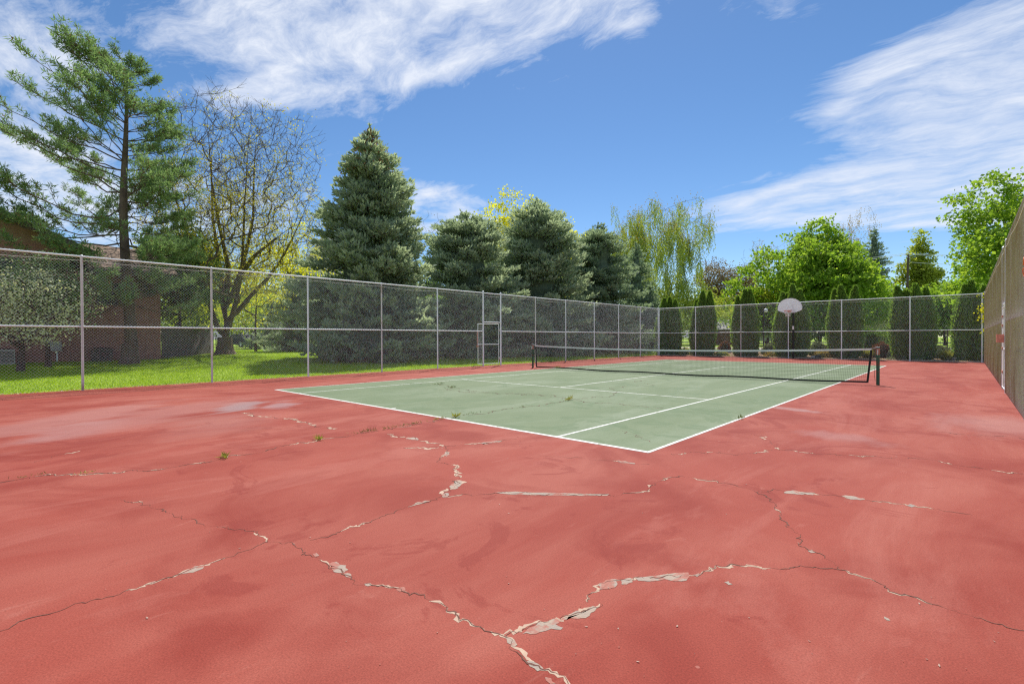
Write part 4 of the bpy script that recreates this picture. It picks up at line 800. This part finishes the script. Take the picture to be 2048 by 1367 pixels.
# ---- the big pine
def pine(label, u, D, vtop):
    x, y = at(u, D); g0 = float(terrain(x, y)); H = hgt(vtop, D)-g0-.9; r_ = np.random.default_rng(23); t = thing('pine_tree', label, 'pine', (x, y, g0))
    wd = MB(); cx = lambda z: np.array([.22*math.sin(z*.35)-.35*(z/H), .12*math.cos(z*.5), z]); zz = np.linspace(0, H*.96, 15)
    tube(wd, [cx(z) for z in zz], np.interp(zz/H, [0, .03, .2, .6, 1], [.34, .25, .21, .13, .02]), 10); base_flare(wd, .25, .4, 10)
    tuf, tdir = [], []; left = np.array([-RT[0], -RT[1], 0]); lat = left/np.linalg.norm(left)
    z = H*.20; k = 0
    while z < H*.99:
        tt = z/H
        for b in range(int(r_.integers(3, 5))):
            az = r_.random()*2*np.pi; dh = np.array([math.cos(az), math.sin(az), 0]); lean = float(dh@lat)      # crown is fuller on its west side
            prof = np.interp(tt, [.18, .3, .42, .55, .7, .85, .95, 1], [3.9, 4.1, 4.1, 3.8, 3.2, 2.2, 1.2, .4])
            L = prof*(1+.42*lean)*r_.uniform(.66, 1.12); s0 = np.interp(tt, [.18, .35, .6, .85, 1], [-.12, .0, .28, .55, 1.1])+r_.normal()*.08; upb = .22
            m = 9; s = np.linspace(0, 1, m); pts = cx(z)+dh*(L*s)[:, None]; pts[:, 2] += L*(s0*s*(1-.35*s)+upb*s**2.2-.10*np.sin(np.pi*s)*(tt < .5)); pts[1:-1] += r_.normal(size=(m-2, 3))*.05*L*.25
            r0 = .010+.0056*L; rr = np.interp(s, [0, 1], [r0, .010]); frusta(wd, pts[:-1], pts[1:], rr[:-1], rr[1:], 5)
            bare = .42 if tt < .5 else .22
            side = np.array([-dh[1], dh[0], 0])
            nsec = int(5+L*3.0)
            for q in range(nsec):
                s1 = bare+(1-bare)*r_.random()**.8; i0 = min(m-2, int(s1*(m-1))); p0 = pts[i0]+(pts[i0+1]-pts[i0])*(s1*(m-1)-i0); sd = r_.choice([-1, 1]); l2 = (.35+.95*(1-s1)+.25*r_.random())*min(1, L/2.5)
                d2 = unit(dh*.8+side*sd*r_.uniform(.3, 1.0)+np.array([0, 0, .35+.35*tt+r_.normal()*.2])); p1 = p0+d2*l2*.55+r_.normal(size=3)*.05; p2 = p0+d2*l2+np.array([0, 0, .12*l2]); frusta(wd, [p0, p1], [p1, p2], [.010, .008], [.008, .005], 4)
                for e in np.linspace(.45, 1, max(2, int(l2/.17))): c = p0+(p2-p0)*e+r_.normal(size=3)*.05; tuf.append(c); tdir.append(d2+np.array([0, 0, .5]))
            tuf.append(pts[-1]); tdir.append(dh+np.array([0, 0, .8]))
        z += .25+.16*r_.random()
    tuf = np.array(tuf); tdir = unit(np.array(tdir)); n = 12; C = np.repeat(tuf, n, 0); dd = np.repeat(tdir, n, 0)*.55+rand_dirs(len(C), r_)
    nd = MB(); C = C+r_.normal(size=C.shape)*.035; leaves(nd, C, dd, r_.uniform(.15, .27, len(C)), .034, r_.random(len(C)), r_)
    wd.build('trunk', M['bark'], t, off=(0, 0, 0)); cr = nd.build('crown', M['pine'], t, off=(0, 0, 0))
    cn = MB(); sel = tuf[(r_.random(len(tuf)) < .22)]; C = np.repeat(sel, 3, 0); leaves(cn, C+r_.normal(size=C.shape)*.04, rand_dirs(len(C), r_)+np.array([0, 0, .6]), .12, .05, r_.random(len(C)), r_); cn.build('candles', M['candle'], cr, off=(0, 0, 0))
pine('tall open pine with long spreading branches beside the brick building', 256, 22, 62)

leafy('pine_tree', 'smaller pale pine behind the dark board fence, beside the tall pine', 358, 28, 440, 175, 640, M['pine'], M['barkd'], 260, 48, .19, 24, .34, cat='pine', trunk_r=.22, taper=.4)
# ---- the budding tree with several stems
def budding(label, u, D):
    x, y = at(u, D); g0 = float(terrain(x, y)); r_ = np.random.default_rng(31); H = hgt(197, D)-g0; t = thing('budding_tree', label, 'tree', (x, y, g0)); ax = np.array([RT[0], RT[1], 0]); ay = np.array([-RT[1], RT[0], 0])
    mpp = D/F_PX
    def pt(px, py, dep=0.0): return ax*((px-450)*mpp)+ay*dep+np.array([0, 0, hgt(py, D)-g0])
    stems = [(-1, [np.zeros(3), pt(449, 690), pt(450, 670), pt(452, 640), pt(452, 615)])]
    stems += [(2, [pt(440, 655, -.2), pt(432, 620, -.4), pt(422, 570, -.6), pt(412, 520, -.9), pt(400, 460, -1.3), pt(386, 400, -1.6), pt(372, 340, -1.8), pt(365, 290, -2)]),
              (3, [pt(440, 600, .3), pt(432, 550, .5), pt(420, 490, .8), pt(408, 430, 1.0), pt(402, 370, 1.2), pt(398, 300, 1.4), pt(400, 250, 1.5)]),
              (4, [pt(456, 570), pt(458, 530), pt(452, 480, -.3), pt(446, 430, -.5), pt(440, 370, -.7), pt(438, 310, -.8), pt(436, 250, -.9)]),
              (4, [pt(462, 580, .4), pt(472, 530, .7), pt(480, 480, 1.0), pt(486, 420, 1.3), pt(484, 350, 1.5), pt(486, 280, 1.6), pt(490, 230, 1.7)]),
              (2, [pt(462, 650, -.2), pt(478, 610, -.4), pt(490, 570, -.6), pt(500, 530, -.8), pt(508, 480, -1.1), pt(516, 420, -1.4), pt(524, 360, -1.6), pt(532, 300, -1.8)]),
              (3, [pt(466, 620, .5), pt(490, 585, .8), pt(516, 555, 1.0), pt(540, 520, 1.2), pt(562, 470, 1.5), pt(580, 420, 1.8), pt(596, 370, 2)]),
              (4, [pt(430, 560, 1.0), pt(400, 520, 1.6), pt(365, 480, 2.0), pt(335, 430, 2.2), pt(318, 390, 2.3)]),
              (4, [pt(500, 560, -1.2), pt(545, 520, -2.0), pt(590, 490, -2.3), pt(620, 470, -2.4)])]
    c = pt(468, 400); tips = crown_pts(2600, c, (5.55, 4.8, 6.35), 33, .42, .84); tips = tips[tips[:, 2] > 3.6]
    P, par, rad, ends = grow(stems, tips, .42, .9, .10, .07, .0078, 2.40, r_); rad = np.minimum(rad, .30); ns_ = sum(len(p_) for _, p_ in stems); k_ = 5
    for _, p_ in stems[1:]:
        m_ = len(p_); rad[k_:k_+m_] = np.maximum(rad[k_:k_+m_], np.interp(np.arange(m_)/(m_-1), [0, .5, 1], [.15, .075, .012])); k_ += m_
    wd = wood(P, par, rad)
    # fine upright spray of twigs at the ends
    e = np.repeat(ends, 3); d = unit(P[e]-P[par[e]])+r_.normal(size=(len(e), 3))*.45+np.array([0, 0, .25]); l = r_.uniform(.25, .6, len(e))[:, None]; q = P[e]+unit(d)*l; frusta(wd, P[e], q, .007, .005, 3)
    base_flare(wd, .42, .55, 12); wd.build('trunk', M['barkm'], t, off=(0, 0, 0))
    # opening leaves: sparse at the top, thicker low inside
    zf = np.clip(.92-(q[:, 2]-4)/(H-5), .10, 1); keep = r_.random(len(q)) < zf*1.0; C = np.repeat(q[keep], 8, 0); C = C+r_.normal(size=C.shape)*.16; sz = r_.uniform(.06, .12, len(C)); mb = MB(); leaves(mb, C, rand_dirs(len(C), r_), sz, sz*.65, r_.random(len(C)), r_); mb.build('crown', M['bud'], t, off=(0, 0, 0))
budding('spreading multi-stemmed tree just budding out, mostly bare twigs', 450, 30)

# ---- second trunk with hanging yellow sprigs
leafy('maple_tree', 'dark-trunked tree with fresh yellow sprigs behind the budding tree', 512, 36, 470, 215, 640, M['yell'], M['barkd'], 150, 26, .15, 41, .30, group=None, trunk_r=.30, thin=.35)
leafy('yellow_tree', 'dense yellow-green tree behind the lawn, left of the budding tree', 360, 44, 440, 190, 640, M['lime'], M['barkd'], 300, 33, .20, 42, .5)
leafy('yellow_tree', 'bright yellow tree between the budding tree and the tallest spruce', 590, 52, 462, 150, 640, M['yell'], M['barkd'], 260, 33, .20, 43, .5)
leafy('yellow_tree', 'pale yellow tree far behind the multi-stemmed trunk', 455, 60, 520, 190, 660, M['lime'], M['barkd'], 260, 30, .24, 44, .6)
leafy('yellow_tree', 'yellow shrubby tree beyond the dark board fence', 395, 38, 560, 110, 660, M['lime'], M['barkd'], 160, 30, .15, 45, .4)
leafy('bare_tree', 'almost bare tree peeping between the two largest spruces', 868, 60, 418, 110, 600, M['gold'], M['barkd'], 260, 4, .14, 46, .3, thin=.5)
leafy('poplar_tree', 'tall yellow-green tree rising behind the bushy blue spruce', 1030, 62, 392, 165, 620, M['yell'], M['bark'], 460, 54, .28, 47, .40, flat=1.0, lo=.7)
leafy('poplar_tree', 'golden green tree peeping out behind the dark spruces', 1140, 66, 455, 120, 620, M['yell'], M['bark'], 280, 45, .28, 48, .42, flat=1.0, lo=.7)
# ---- willows
def willow(label, u, D, vtop, wpx, vbot, leaf, seed, ntips=200, strand=2.2, nst=5, toplf=None, dens=.14, barkm=None):
    x, y = at(u, D); g0 = float(terrain(x, y)); r_ = np.random.default_rng(seed); H = hgt(vtop, D)-g0; W = wpx/F_PX*D; zb = max(1.2, hgt(vbot, D)-g0); t = thing('willow_tree', label, 'willow', (x, y, g0)); cz = zb+(H-zb)*.5
    tips = crown_pts(ntips, (0, 0, cz+.1*H), (W/2, W/2, (H-zb)*.48), seed, .45, .62); tips = tips[tips[:, 2] > zb]; trunk = [np.array([.25*math.sin(4*s+seed), .2*math.cos(3*s), s*H*.6]) for s in np.linspace(0, 1, 8)]
    P, par, rad, ends = grow([(-1, trunk)], tips, .7, 1.1, .02, .09, .014, 2.2, r_); wd = wood(P, par, np.minimum(rad, .32)); base_flare(wd, min(.32, rad[0]), .5)
    mb = MB(); C_, D_ = [], []; tw = np.where((rad < .06))[0]; src = np.r_[np.repeat(ends, nst), r_.choice(tw, len(ends)*2)]
    for i in src:
        l = strand*r_.uniform(.35, 1.1); p = P[i]+r_.normal(size=3)*.2; k = max(3, int(l/dens)); s = np.linspace(0, 1, k); dr = r_.normal(size=2)*.22
        c = p+np.c_[dr[0]*s, dr[1]*s, -l*s]; c[:, :2] += r_.normal(size=(k, 2))*.07; C_.append(c)
    C = np.concatenate(C_); leaves(mb, C, np.c_[r_.normal(size=(len(C), 2))*.5, -np.ones(len(C))], r_.uniform(.16, .30, len(C)), .10, r_.random(len(C)), r_); wd.build('trunk', barkm or M['bark'], t, off=(0, 0, 0)); cr = mb.build('crown', leaf, t, off=(0, 0, 0))
    if toplf:
        e = ends[P[ends, 2] > H*.72]; C = np.repeat(P[e], 26, 0)+r_.normal(size=(len(e)*26, 3))*.45; mb = MB(); leaves(mb, C, rand_dirs(len(C), r_), r_.uniform(.12, .24, len(C)), .10, r_.random(len(C)), r_); mb.build('catkins', toplf, cr, off=(0, 0, 0))
willow('tall ragged willow with golden upper branches behind the iron fence', 1335, 60, 416, 205, 600, M['willow'], 51, 150, 2.6, 8, M['gold'])
willow('narrower willow with hanging green strands left of the ragged willow', 1262, 66, 450, 120, 600, M['willow'], 52, 110, 2.6, 8, M['gold'])
willow('pale grey-green willow low beside the corner arborvitae', 1325, 54, 545, 140, 680, M['willow'], 53, 130, 1.8, 7)
willow('straw-coloured leafless willow leaning behind the bright maple', 1528, 80, 492, 95, 600, M['straw'], 54, 70, 2.0, 3, dens=.3, barkm=M['barkl'])
willow('straw-coloured willow showing above the top of the bright maple', 1690, 78, 448, 90, 560, M['straw'], 55, 80, 1.8, 4, dens=.25, barkm=M['barkl'])
leafy('bare_tree', 'small bare tree far behind, left of the bright maple', 1502, 75, 492, 75, 620, M['gold'], M['bark'], 200, 3, .14, 56, .3, thin=.6)
leafy('pine_tree', 'brownish pine far behind between the willow and the bare tree', 1432, 72, 518, 80, 640, M['tan'], M['bark'], 260, 48, .22, 57, .5, cat='pine')
leafy('pine_tree', 'olive brown pine far behind the arborvitae near the lamp post', 1492, 70, 540, 70, 640, M['tan'], M['bark'], 200, 45, .22, 58, .5, cat='pine')
leafy('shrubby_tree', 'yellow-green shrubby tree behind the shed', 1440, 62, 588, 150, 666, M['lime'], M['barkd'], 240, 36, .20, 59, .5)
leafy('shrubby_tree', 'dull green tree behind the corner arborvitae and the willow', 1385, 58, 570, 110, 664, M['willow'], M['barkd'], 200, 33, .20, 60, .5)
# ---- maples
leafy('maple_tree', 'broad bright green maple behind the basketball hoop', 1640, 47, 448, 262, 668, M['maple'], M['barkd'], 1000, 54, .28, 61, .36, taper=.55, trunk_r=.30, lo=.74, power=.42)
leafy('maple_tree', 'bright green maple between the hoop and the dark conical spruce', 1760, 52, 575, 125, 664, M['maple'], M['barkd'], 380, 45, .28, 62, .42)
leafy('maple_tree', 'lime green maple behind the iron fence left of the hoop', 1535, 50, 575, 100, 664, M['lime'], M['barkd'], 300, 45, .28, 63, .42)
leafy('conical_tree', 'narrow light green tree beside the leaning utility pole', 1842, 72, 472, 110, 680, M['lime'], M['barkd'], 460, 45, .34, 64, .40, taper=.9, lo=.7)
leafy('maple_tree', 'lush maple overhanging the corner of the tall side fence', 2132, 33, 338, 335, 640, M['maple'], M['barkd'], 1050, 54, .24, 65, .34, trunk_r=.28, power=.42, lo=.72)
leafy('maple_tree', 'green tree behind the iron fence between the two right arborvitae', 1890, 48, 560, 150, 660, M['maple'], M['barkd'], 380, 42, .27, 66, .42)
leafy('maple_tree', 'green tree filling the far corner behind the light green conical tree', 1975, 58, 560, 130, 676, M['lime'], M['barkd'], 340, 42, .32, 67, .5)
leafy('blossom_tree', 'white blossoming shrub tree beyond the hedge', 1765, 44, 640, 90, 690, M['blossom'], M['barkd'], 110, 24, .14, 68, .35)
for k, (u, D, vt, w) in enumerate([(1660, 92, 590, 330), (1980, 84, 560, 300), (1350, 98, 590, 300), (700, 96, 540, 400), (300, 86, 540, 330), (500, 92, 560, 360), (880, 90, 530, 260)]):
    leafy('background_tree', ['dark green tree far behind the bright maple', 'dark green tree far behind the right-hand arborvitae', 'dark green tree far behind the willows', 'dark green tree far behind the spruce row', 'dark green tree far behind the brick building', 'dark green tree far behind the parked cars', 'dark green tree far behind the gap between the two largest spruces'][k], u, D, vt, w, 676, M['shrub'], M['barkd'], 320, 30, .46, 70+k, .8, lo=.8)

# ---- blossoming shrub tree by the building
leafy('blossom_tree', 'cream blossoming shrub tree against the brick wall', 40, 18.2, 535, 225, 672, M['blossom'], M['barkd'], 260, 24, .085, 81, .26, lo=.75, trunk_r=.10)
leafy('evergreen_shrub', 'dark leafy shrub tree behind the cream blossom', 95, 19.8, 520, 190, 640, M['pine'], M['barkd'], 240, 34, .11, 82, .32, lo=.75, trunk_r=.10, cat='shrub')

# ---- arborvitae clumps
def arborvitae(label, u, v_top, wpx, seed, nsp):
    Yp = 31.65; d = ray(u, 676); Dp = (Yp-CAM[1])/d[1]; x = CAM[0]+d[0]*Dp; g0 = float(terrain(x, Yp)); r_ = np.random.default_rng(seed); H = hgt(v_top, Dp)-g0; W = wpx/F_PX*Dp*.80
    t = thing('arborvitae', label, 'arborvitae', (x, Yp, g0), group='arborvitae along the back fence'); core = MB(); nd = MB(); st = MB()
    offs = np.linspace(-.5, .5, nsp)*W*.52
    for k in range(nsp):
        ox = offs[k]+r_.normal()*.04; oy = r_.uniform(-.25, .25); h = H*(1 if k == nsp//2 else r_.uniform(.86, 1.0)); rb = W*.5*(.62 if nsp > 2 else .7)*r_.uniform(.92, 1.08)
        zz = np.linspace(0, 1, 14); prof = np.interp(zz, [0, .05, .3, .55, .75, .9, 1], [.72, .86, 1.0, .90, .62, .30, .04])
        ln_ = r_.normal()*.10; ctr = np.c_[ox*(1+.15*zz)+ln_*zz**2, np.full(14, oy), .02+h*zz]
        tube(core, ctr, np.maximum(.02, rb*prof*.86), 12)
        n = int(5200*h/5); zf = r_.random(n)**.9; az = r_.random(n)*2*np.pi; pr = np.interp(zf, zz, prof)*rb*(1+.07*np.sin(az*3+zf*9+k))*r_.uniform(.84, 1.05, n)
        C = np.c_[ox*(1+.15*zf)+ln_*zf**2+pr*np.cos(az), oy+pr*np.sin(az), .02+h*zf]; dd = np.c_[np.cos(az)*.45, np.sin(az)*.45, np.full(n, .9)]+r_.normal(size=(n, 3))*.3; sz = r_.uniform(.10, .20, n); leaves(nd, C, dd, sz, sz*.42, r_.random(n), r_)
        pipe(st, [(ox*.6, oy*.6, -.06), (ox, oy, h*.5)], [.05, .02], 6)
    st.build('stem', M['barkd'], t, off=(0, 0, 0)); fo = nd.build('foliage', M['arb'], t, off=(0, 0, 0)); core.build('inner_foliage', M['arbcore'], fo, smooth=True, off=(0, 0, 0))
for u, vt, w, n, lab in [(1337, 597, 54, 3, 'arborvitae at the corner where the two chain-link fences meet'), (1404, 585, 59, 3, 'arborvitae second along from the fence corner, left of the shed'), (1491, 582, 60, 3, 'arborvitae between the shed and the lamp post'),
                         (1584, 573, 68, 4, 'arborvitae standing directly behind the basketball hoop'), (1690, 574, 66, 3, 'arborvitae to the right of the basketball hoop, before the hedge'), (1826, 574, 78, 4, 'broad arborvitae between the clipped hedge and the lime grass clump'),
                         (1946, 566, 66, 3, 'arborvitae in the corner beside the tall side fence')]:
    arborvitae(lab, u, vt, w, int(u), n)

# ---- shrubs of the planting bed
def shrub(name, label, u, Y, wpx, hm, leaf, seed, n=1500, ls=.09, flat=False, spiky=False, cat='shrub', dx=None, core=True):
    d = ray(u, 676); Dp = (Y-CAM[1])/d[1]; x = CAM[0]+d[0]*Dp; g0 = float(terrain(x, Y)) + (.02 if Y < 34.3 else 0); r_ = np.random.default_rng(seed); W = wpx/F_PX*Dp*.9; t = thing(name, label, cat, (x, Y, g0)); mb = MB()
    if spiky:
        a_ = r_.random(n)*6.28; rr = W*.20*np.sqrt(r_.random(n)); C = np.c_[rr*np.cos(a_), rr*np.sin(a_), np.zeros(n)]; dd = np.c_[C[:, :2]/max(W, .1)*2.2, np.full(n, .9)]+r_.normal(size=(n, 3))*.22; leaves(mb, C, dd, hm*r_.uniform(.7, 1.2, n), .03, r_.random(n), r_); mb.build('blades', leaf, t, off=(0, 0, 0)); return
    f = lumps(5, .82, seed); dr = unit(r_.normal(size=(n, 3))); dr[:, 2] = np.abs(dr[:, 2])*.98-.05; 
    if flat: sq = np.maximum(np.abs(dr[:, :2]).max(1), np.abs(dr[:, 2])); dr = dr/sq[:, None]*.82
    k = f(dr)*r_.uniform(.82, 1.04, n); P = dr*np.array([W/2, W/2*.85 if not flat else .6, hm])*k[:, None]; leaves(mb, P, dr+r_.normal(size=(n, 3))*.6, ls*r_.uniform(.7, 1.3, n), ls*.6, r_.random(n), r_); fo = mb.build('foliage', leaf, t, off=(0, 0, 0))
    st = MB(); 
    for q in range(7): a_ = q*.9; frusta(st, [(0, 0, -.05)], [(W*.28*math.cos(a_), W*.22*math.sin(a_), hm*.75)], .018, .008, 5)
    st.build('stems', M['barkd'], t, off=(0, 0, 0))
    if core:
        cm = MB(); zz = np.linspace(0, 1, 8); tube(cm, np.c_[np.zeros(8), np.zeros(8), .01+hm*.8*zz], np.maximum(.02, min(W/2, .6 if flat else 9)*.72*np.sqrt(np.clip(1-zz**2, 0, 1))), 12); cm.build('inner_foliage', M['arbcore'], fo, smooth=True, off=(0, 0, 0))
shrub('round_shrub', 'round reddish brown shrub by the iron fence near the shed', 1450, 33.6, 26, .95, M['barb'], 91, 1800)
shrub('round_shrub', 'round reddish shrub just behind the green net post', 1768, 32.6, 44, 1.0, M['barb'], 92, 2200)
shrub('clipped_hedge', 'clipped green hedge with a yellow-green flat top behind the reddish shrub', 1742, 34.2, 100, 1.75, M['hedge'], 93, 5200, .10, flat=True, cat='hedge')
shrub('grass_clump', 'lime grass clump in front of the clipped hedge', 1733, 32.1, 34, .55, M['weed'], 94, 420, spiky=True, cat='grass')
shrub('grass_clump', 'lime grass clump beside the pale stones near the corner', 1893, 31.6, 36, .55, M['weed'], 95, 460, spiky=True, cat='grass')
shrub('juniper_shrub', 'grey-green juniper to the right of the basketball pole', 1640, 33.2, 44, .85, M['juniper'], 96, 1800, .11)
shrub('juniper_shrub', 'grey-green juniper at the foot of the lamp post', 1540, 33.0, 34, .85, M['juniper'], 97, 1500, .11)
shrub('juniper_shrub', 'low grey juniper behind the lime grass clump by the corner', 1882, 33.0, 58, .65, M['juniper'], 98, 2000, .10)
shrub('gold_shrub', 'low golden shrub under the juniper right of the hoop', 1645, 31.7, 40, .48, M['spirea'], 99, 1200, .08)
shrub('gold_shrub', 'low russet golden shrub left of the hoop', 1548, 31.6, 36, .42, M['spirea'], 100, 1000, .08)
shrub('grey_shrub', 'small pale grey-leaved shrub beside the broad arborvitae', 1783, 32.0, 14, .62, M['juniper'], 101, 700, .07)
shrub('low_shrub', 'low spreading green plant between the net post and broad arborvitae', 1795, 31.2, 40, .26, M['juniper'], 102, 900, .08)
shrub('low_shrub', 'small bright green plant between the first two arborvitae', 1371, 31.5, 24, .5, M['weed'], 103, 700, .09)
shrub('low_shrub', 'small bright green plant between the second and third arborvitae', 1444, 31.4, 34, .34, M['weed'], 104, 700, .08)
shrub('round_shrub', 'dark red shrub at the foot of the corner arborvitae', 1918, 33.4, 22, .75, M['barb'], 105, 900, .09)
def stone(name, label, u, Y, rx, rz, mat, seed, cat='stone'):
    d = ray(u, 676); Dp = (Y-CAM[1])/d[1]; x = CAM[0]+d[0]*Dp; g0 = float(terrain(x, Y))+.02; r_ = np.random.default_rng(seed); f = lumps(5, .8, seed); mb = MB(); nu, nv = 12, 7; V = []
    for j in range(nv):
        ph = np.pi*(j+.0)/(nv-1)
        for i in range(nu): th = 2*np.pi*i/nu; dr = np.array([math.sin(ph)*math.cos(th), math.sin(ph)*math.sin(th), math.cos(ph)]); V.append(dr*np.array([rx, rx*.8, rz])*float(f(dr[None])[0])+np.array([x, Y, g0+rz*.55]))
    F = [[j*nu+i, (j+1)*nu+i, (j+1)*nu+(i+1) % nu, j*nu+(i+1) % nu] for j in range(nv-1) for i in range(nu)]; mb.add(V, F); o = mb.build(name, mat, smooth=False); tag(o, label, cat); return o
stone('landscape_stone', 'pale grey stone beside the lime grass clump near the corner', 1912, 31.8, .32, .20, M['stone'], 111)
stone('landscape_stone', 'flat pale stone behind the broad arborvitae and net post', 1776, 33.2, .40, .22, M['stone'], 112)
stone('landscape_stone', 'small stone at the foot of the golden shrub', 1626, 31.0, .16, .10, M['stone'], 113)
stone('black_ball', 'scuffed black ball lying in the mulch behind the net', 1637, 30.95, .16, .16, M['black'], 114, 'ball')

# ------------------------------------------------------------------ grass, litter, weeds
def blades(name, x0, x1, y0, y1, n, seed, label):
    r_ = np.random.default_rng(seed); P = np.c_[r_.uniform(x0, x1, n), r_.uniform(y0, y1, n)]; P = P[(P[:, 0] < -3.97) | (P[:, 1] > 34.3)]; g0 = terrain(P[:, 0], P[:, 1]); mb = MB(); m = len(P)
    patch = .5+.5*np.sin(P[:, 0]*1.3+2*np.sin(P[:, 1]*.7))*np.sin(P[:, 1]*1.1+1.5*np.sin(P[:, 0]*.6)); h = (.035+.035*r_.random(m))*(.7+.6*patch); a_ = r_.random(m)*6.28; w = .009+.006*r_.random(m); l = r_.normal(size=(m, 2))*.022
    V = np.stack([np.c_[P[:, 0]-w*np.cos(a_), P[:, 1]-w*np.sin(a_), g0-.005], np.c_[P[:, 0]+w*np.cos(a_), P[:, 1]+w*np.sin(a_), g0-.005], np.c_[P+l, g0+h]], 1); mb.add(V, np.arange(m*3).reshape(-1, 3), np.clip(.5*patch+.5*r_.random(m), 0, 1)); tag(mb.build(name, M['grass']), label, 'grass', kind='stuff')
blades('grass', -16.2, -3.97, -9, 33, 188000, 121, 'short bright green grass of the lawn beside the court')
blades('grass', -30, -16.3, 1.4, 30, 60000, 122, 'grass of the lawn further back under the trees')
mb = MB(); n = 5200; y = rng.uniform(-14, 30.4, n); x = -3.86-np.abs(rng.normal(size=n))*.11+.08*rng.normal(size=n)*(rng.random(n) < .25); leaves(mb, np.c_[x, y, np.maximum(terrain(x, y), .0)+.008+.01*rng.random(n)], np.c_[rng.normal(size=(n, 2)), .15*rng.normal(size=n)], rng.uniform(.02, .055, n), .022, rng.random(n))
n = 2600; x2_ = rng.uniform(-3.8, 14.4, n); y2_ = 30.36+.25*np.abs(rng.normal(size=n)); leaves(mb, np.c_[x2_, y2_, np.full(n, .045)+.02*rng.random(n)], np.c_[rng.normal(size=(n, 2)), .15*rng.normal(size=n)], rng.uniform(.03, .07, n), .03, rng.random(n))
tag(mb.build('leaf_litter', M['litter']), 'dry leaf litter gathered along the foot of the fences', 'litter', kind='stuff')
mb = MB(); n = 9000; x3 = rng.uniform(-3.8, 17, n); y3 = rng.uniform(30.56, 34.1, n); leaves(mb, np.c_[x3, y3, terrain(x3, y3)+.035], np.c_[rng.normal(size=(n, 2)), .25*np.abs(rng.normal(size=n))], rng.uniform(.04, .10, n), .035, rng.random(n)); tag(mb.build('bark_chips', M['litter']), 'bark chips covering the planting bed', 'mulch', kind='stuff')
def weed(label, t, px, py, n, h, w, mat, seed, long=1.0, z0=.005, ang=0.0):
    p = gp(t, [(px, py)])[0]; r_ = np.random.default_rng(seed); mb = MB(); o = np.c_[r_.normal(size=n)*.05*long*w, r_.normal(size=n)*.010, np.full(n, z0)]; c, s = math.cos(ang), math.sin(ang); o = np.c_[o[:, 0]*c-o[:, 1]*s, o[:, 0]*s+o[:, 1]*c, o[:, 2]]
    n = n if n < 40 else int(n*.7); o = o[:n]; dd = np.c_[r_.normal(size=(n, 2))*.7, np.abs(r_.normal(size=n))*.6+.25]; h *= .78; leaves(mb, o, dd, h*r_.uniform(.4, 1.3, n), h*.15, r_.random(n), r_); o_ = mb.build('weed', mat, off=(0, 0, 0)); o_.location = (p[0], p[1], 0); tag(o_, label, 'weed', 'weeds growing in the court cracks')
_w = gp(2, [(300, 198), (525, 161)]); A45 = math.atan2(_w[1, 1]-_w[0, 1], _w[1, 0]-_w[0, 0])
weed('largest bright green weed standing in the long crack on the red court', 1, 1045, 315, 70, .10, .75, M['weed'], 131)
weed('bushy yellow-green weed in the long crack nearer the baseline', 1, 1485, 232, 60, .10, 1.0, M['weed'], 132)
for k, (t, x, y, n, h, w, mm, lab) in enumerate([(1, 150, 404, 26, .05, 1.2, 'moss', 'dark weed tuft in the long crack, farthest from the baseline'), (1, 395, 391, 22, .05, 1.0, 'weed', 'small green weed tuft in the long crack, next to the dark tuft'),
        (2, 300, 198, 60, .07, 2.6, 'moss', 'flat row of dark weeds in the crack, next to the bushy yellow-green weed'), (2, 395, 184, 60, .07, 3.6, 'moss', 'longest flat row of dark weeds in the crack near the baseline'), (2, 460, 171, 20, .05, 1.8, 'moss', 'thin wisp of dark weeds between two thicker rows in the crack'),
        (2, 525, 161, 36, .07, 1.9, 'moss', 'short thick row of dark weeds in the crack just outside the baseline'), (2, 655, 137, 36, .07, 2.0, 'weed', 'yellowish weed growing through the white baseline'), (2, 728, 127, 34, .15, .6, 'weed', 'upright weed just inside the baseline on the green court'),
        (2, 800, 114, 26, .06, 2.0, 'moss', 'thin row of dark weeds along the crack just inside the baseline'), (2, 1250, 47, 60, .13, 1.7, 'weed', 'green weed at the crossing of cracks inside the service box'), (8, 1240, 106, 46, .10, 2.2, 'moss', 'dark weeds at the start of the far crack of the green court'),
        (8, 1325, 130, 46, .10, 2.2, 'moss', 'dark weeds where the far crack of the green court bends'), (2, 1040, 80, 12, .06, .9, 'moss', 'tiny weed in the green court crack before the crossing of cracks'), (3, 425, 134, 30, .09, 1.4, 'moss', 'brownish weed growing through the white sideline'),
        (9, 850, 690, 50, .16, 1.8, 'weed', 'bright weed under the bottom band of the net')]):
    weed(lab, t, x, y, n, h, w, M[mm], 140+k, 1.0, .012, A45)
# grass creeping under the fence edge
leafy('climbing_vine', 'yellow-green vine sprig hanging over the corner of the side fence', 1976, 36.5, 590, 9, 640, M['yell'], M['barkd'], 24, 30, .12, 151, .14, cat='vine', trunk_r=.02, pos=(14.62, 30.0), H=3.7, Wd=.4, Hb=2.0)
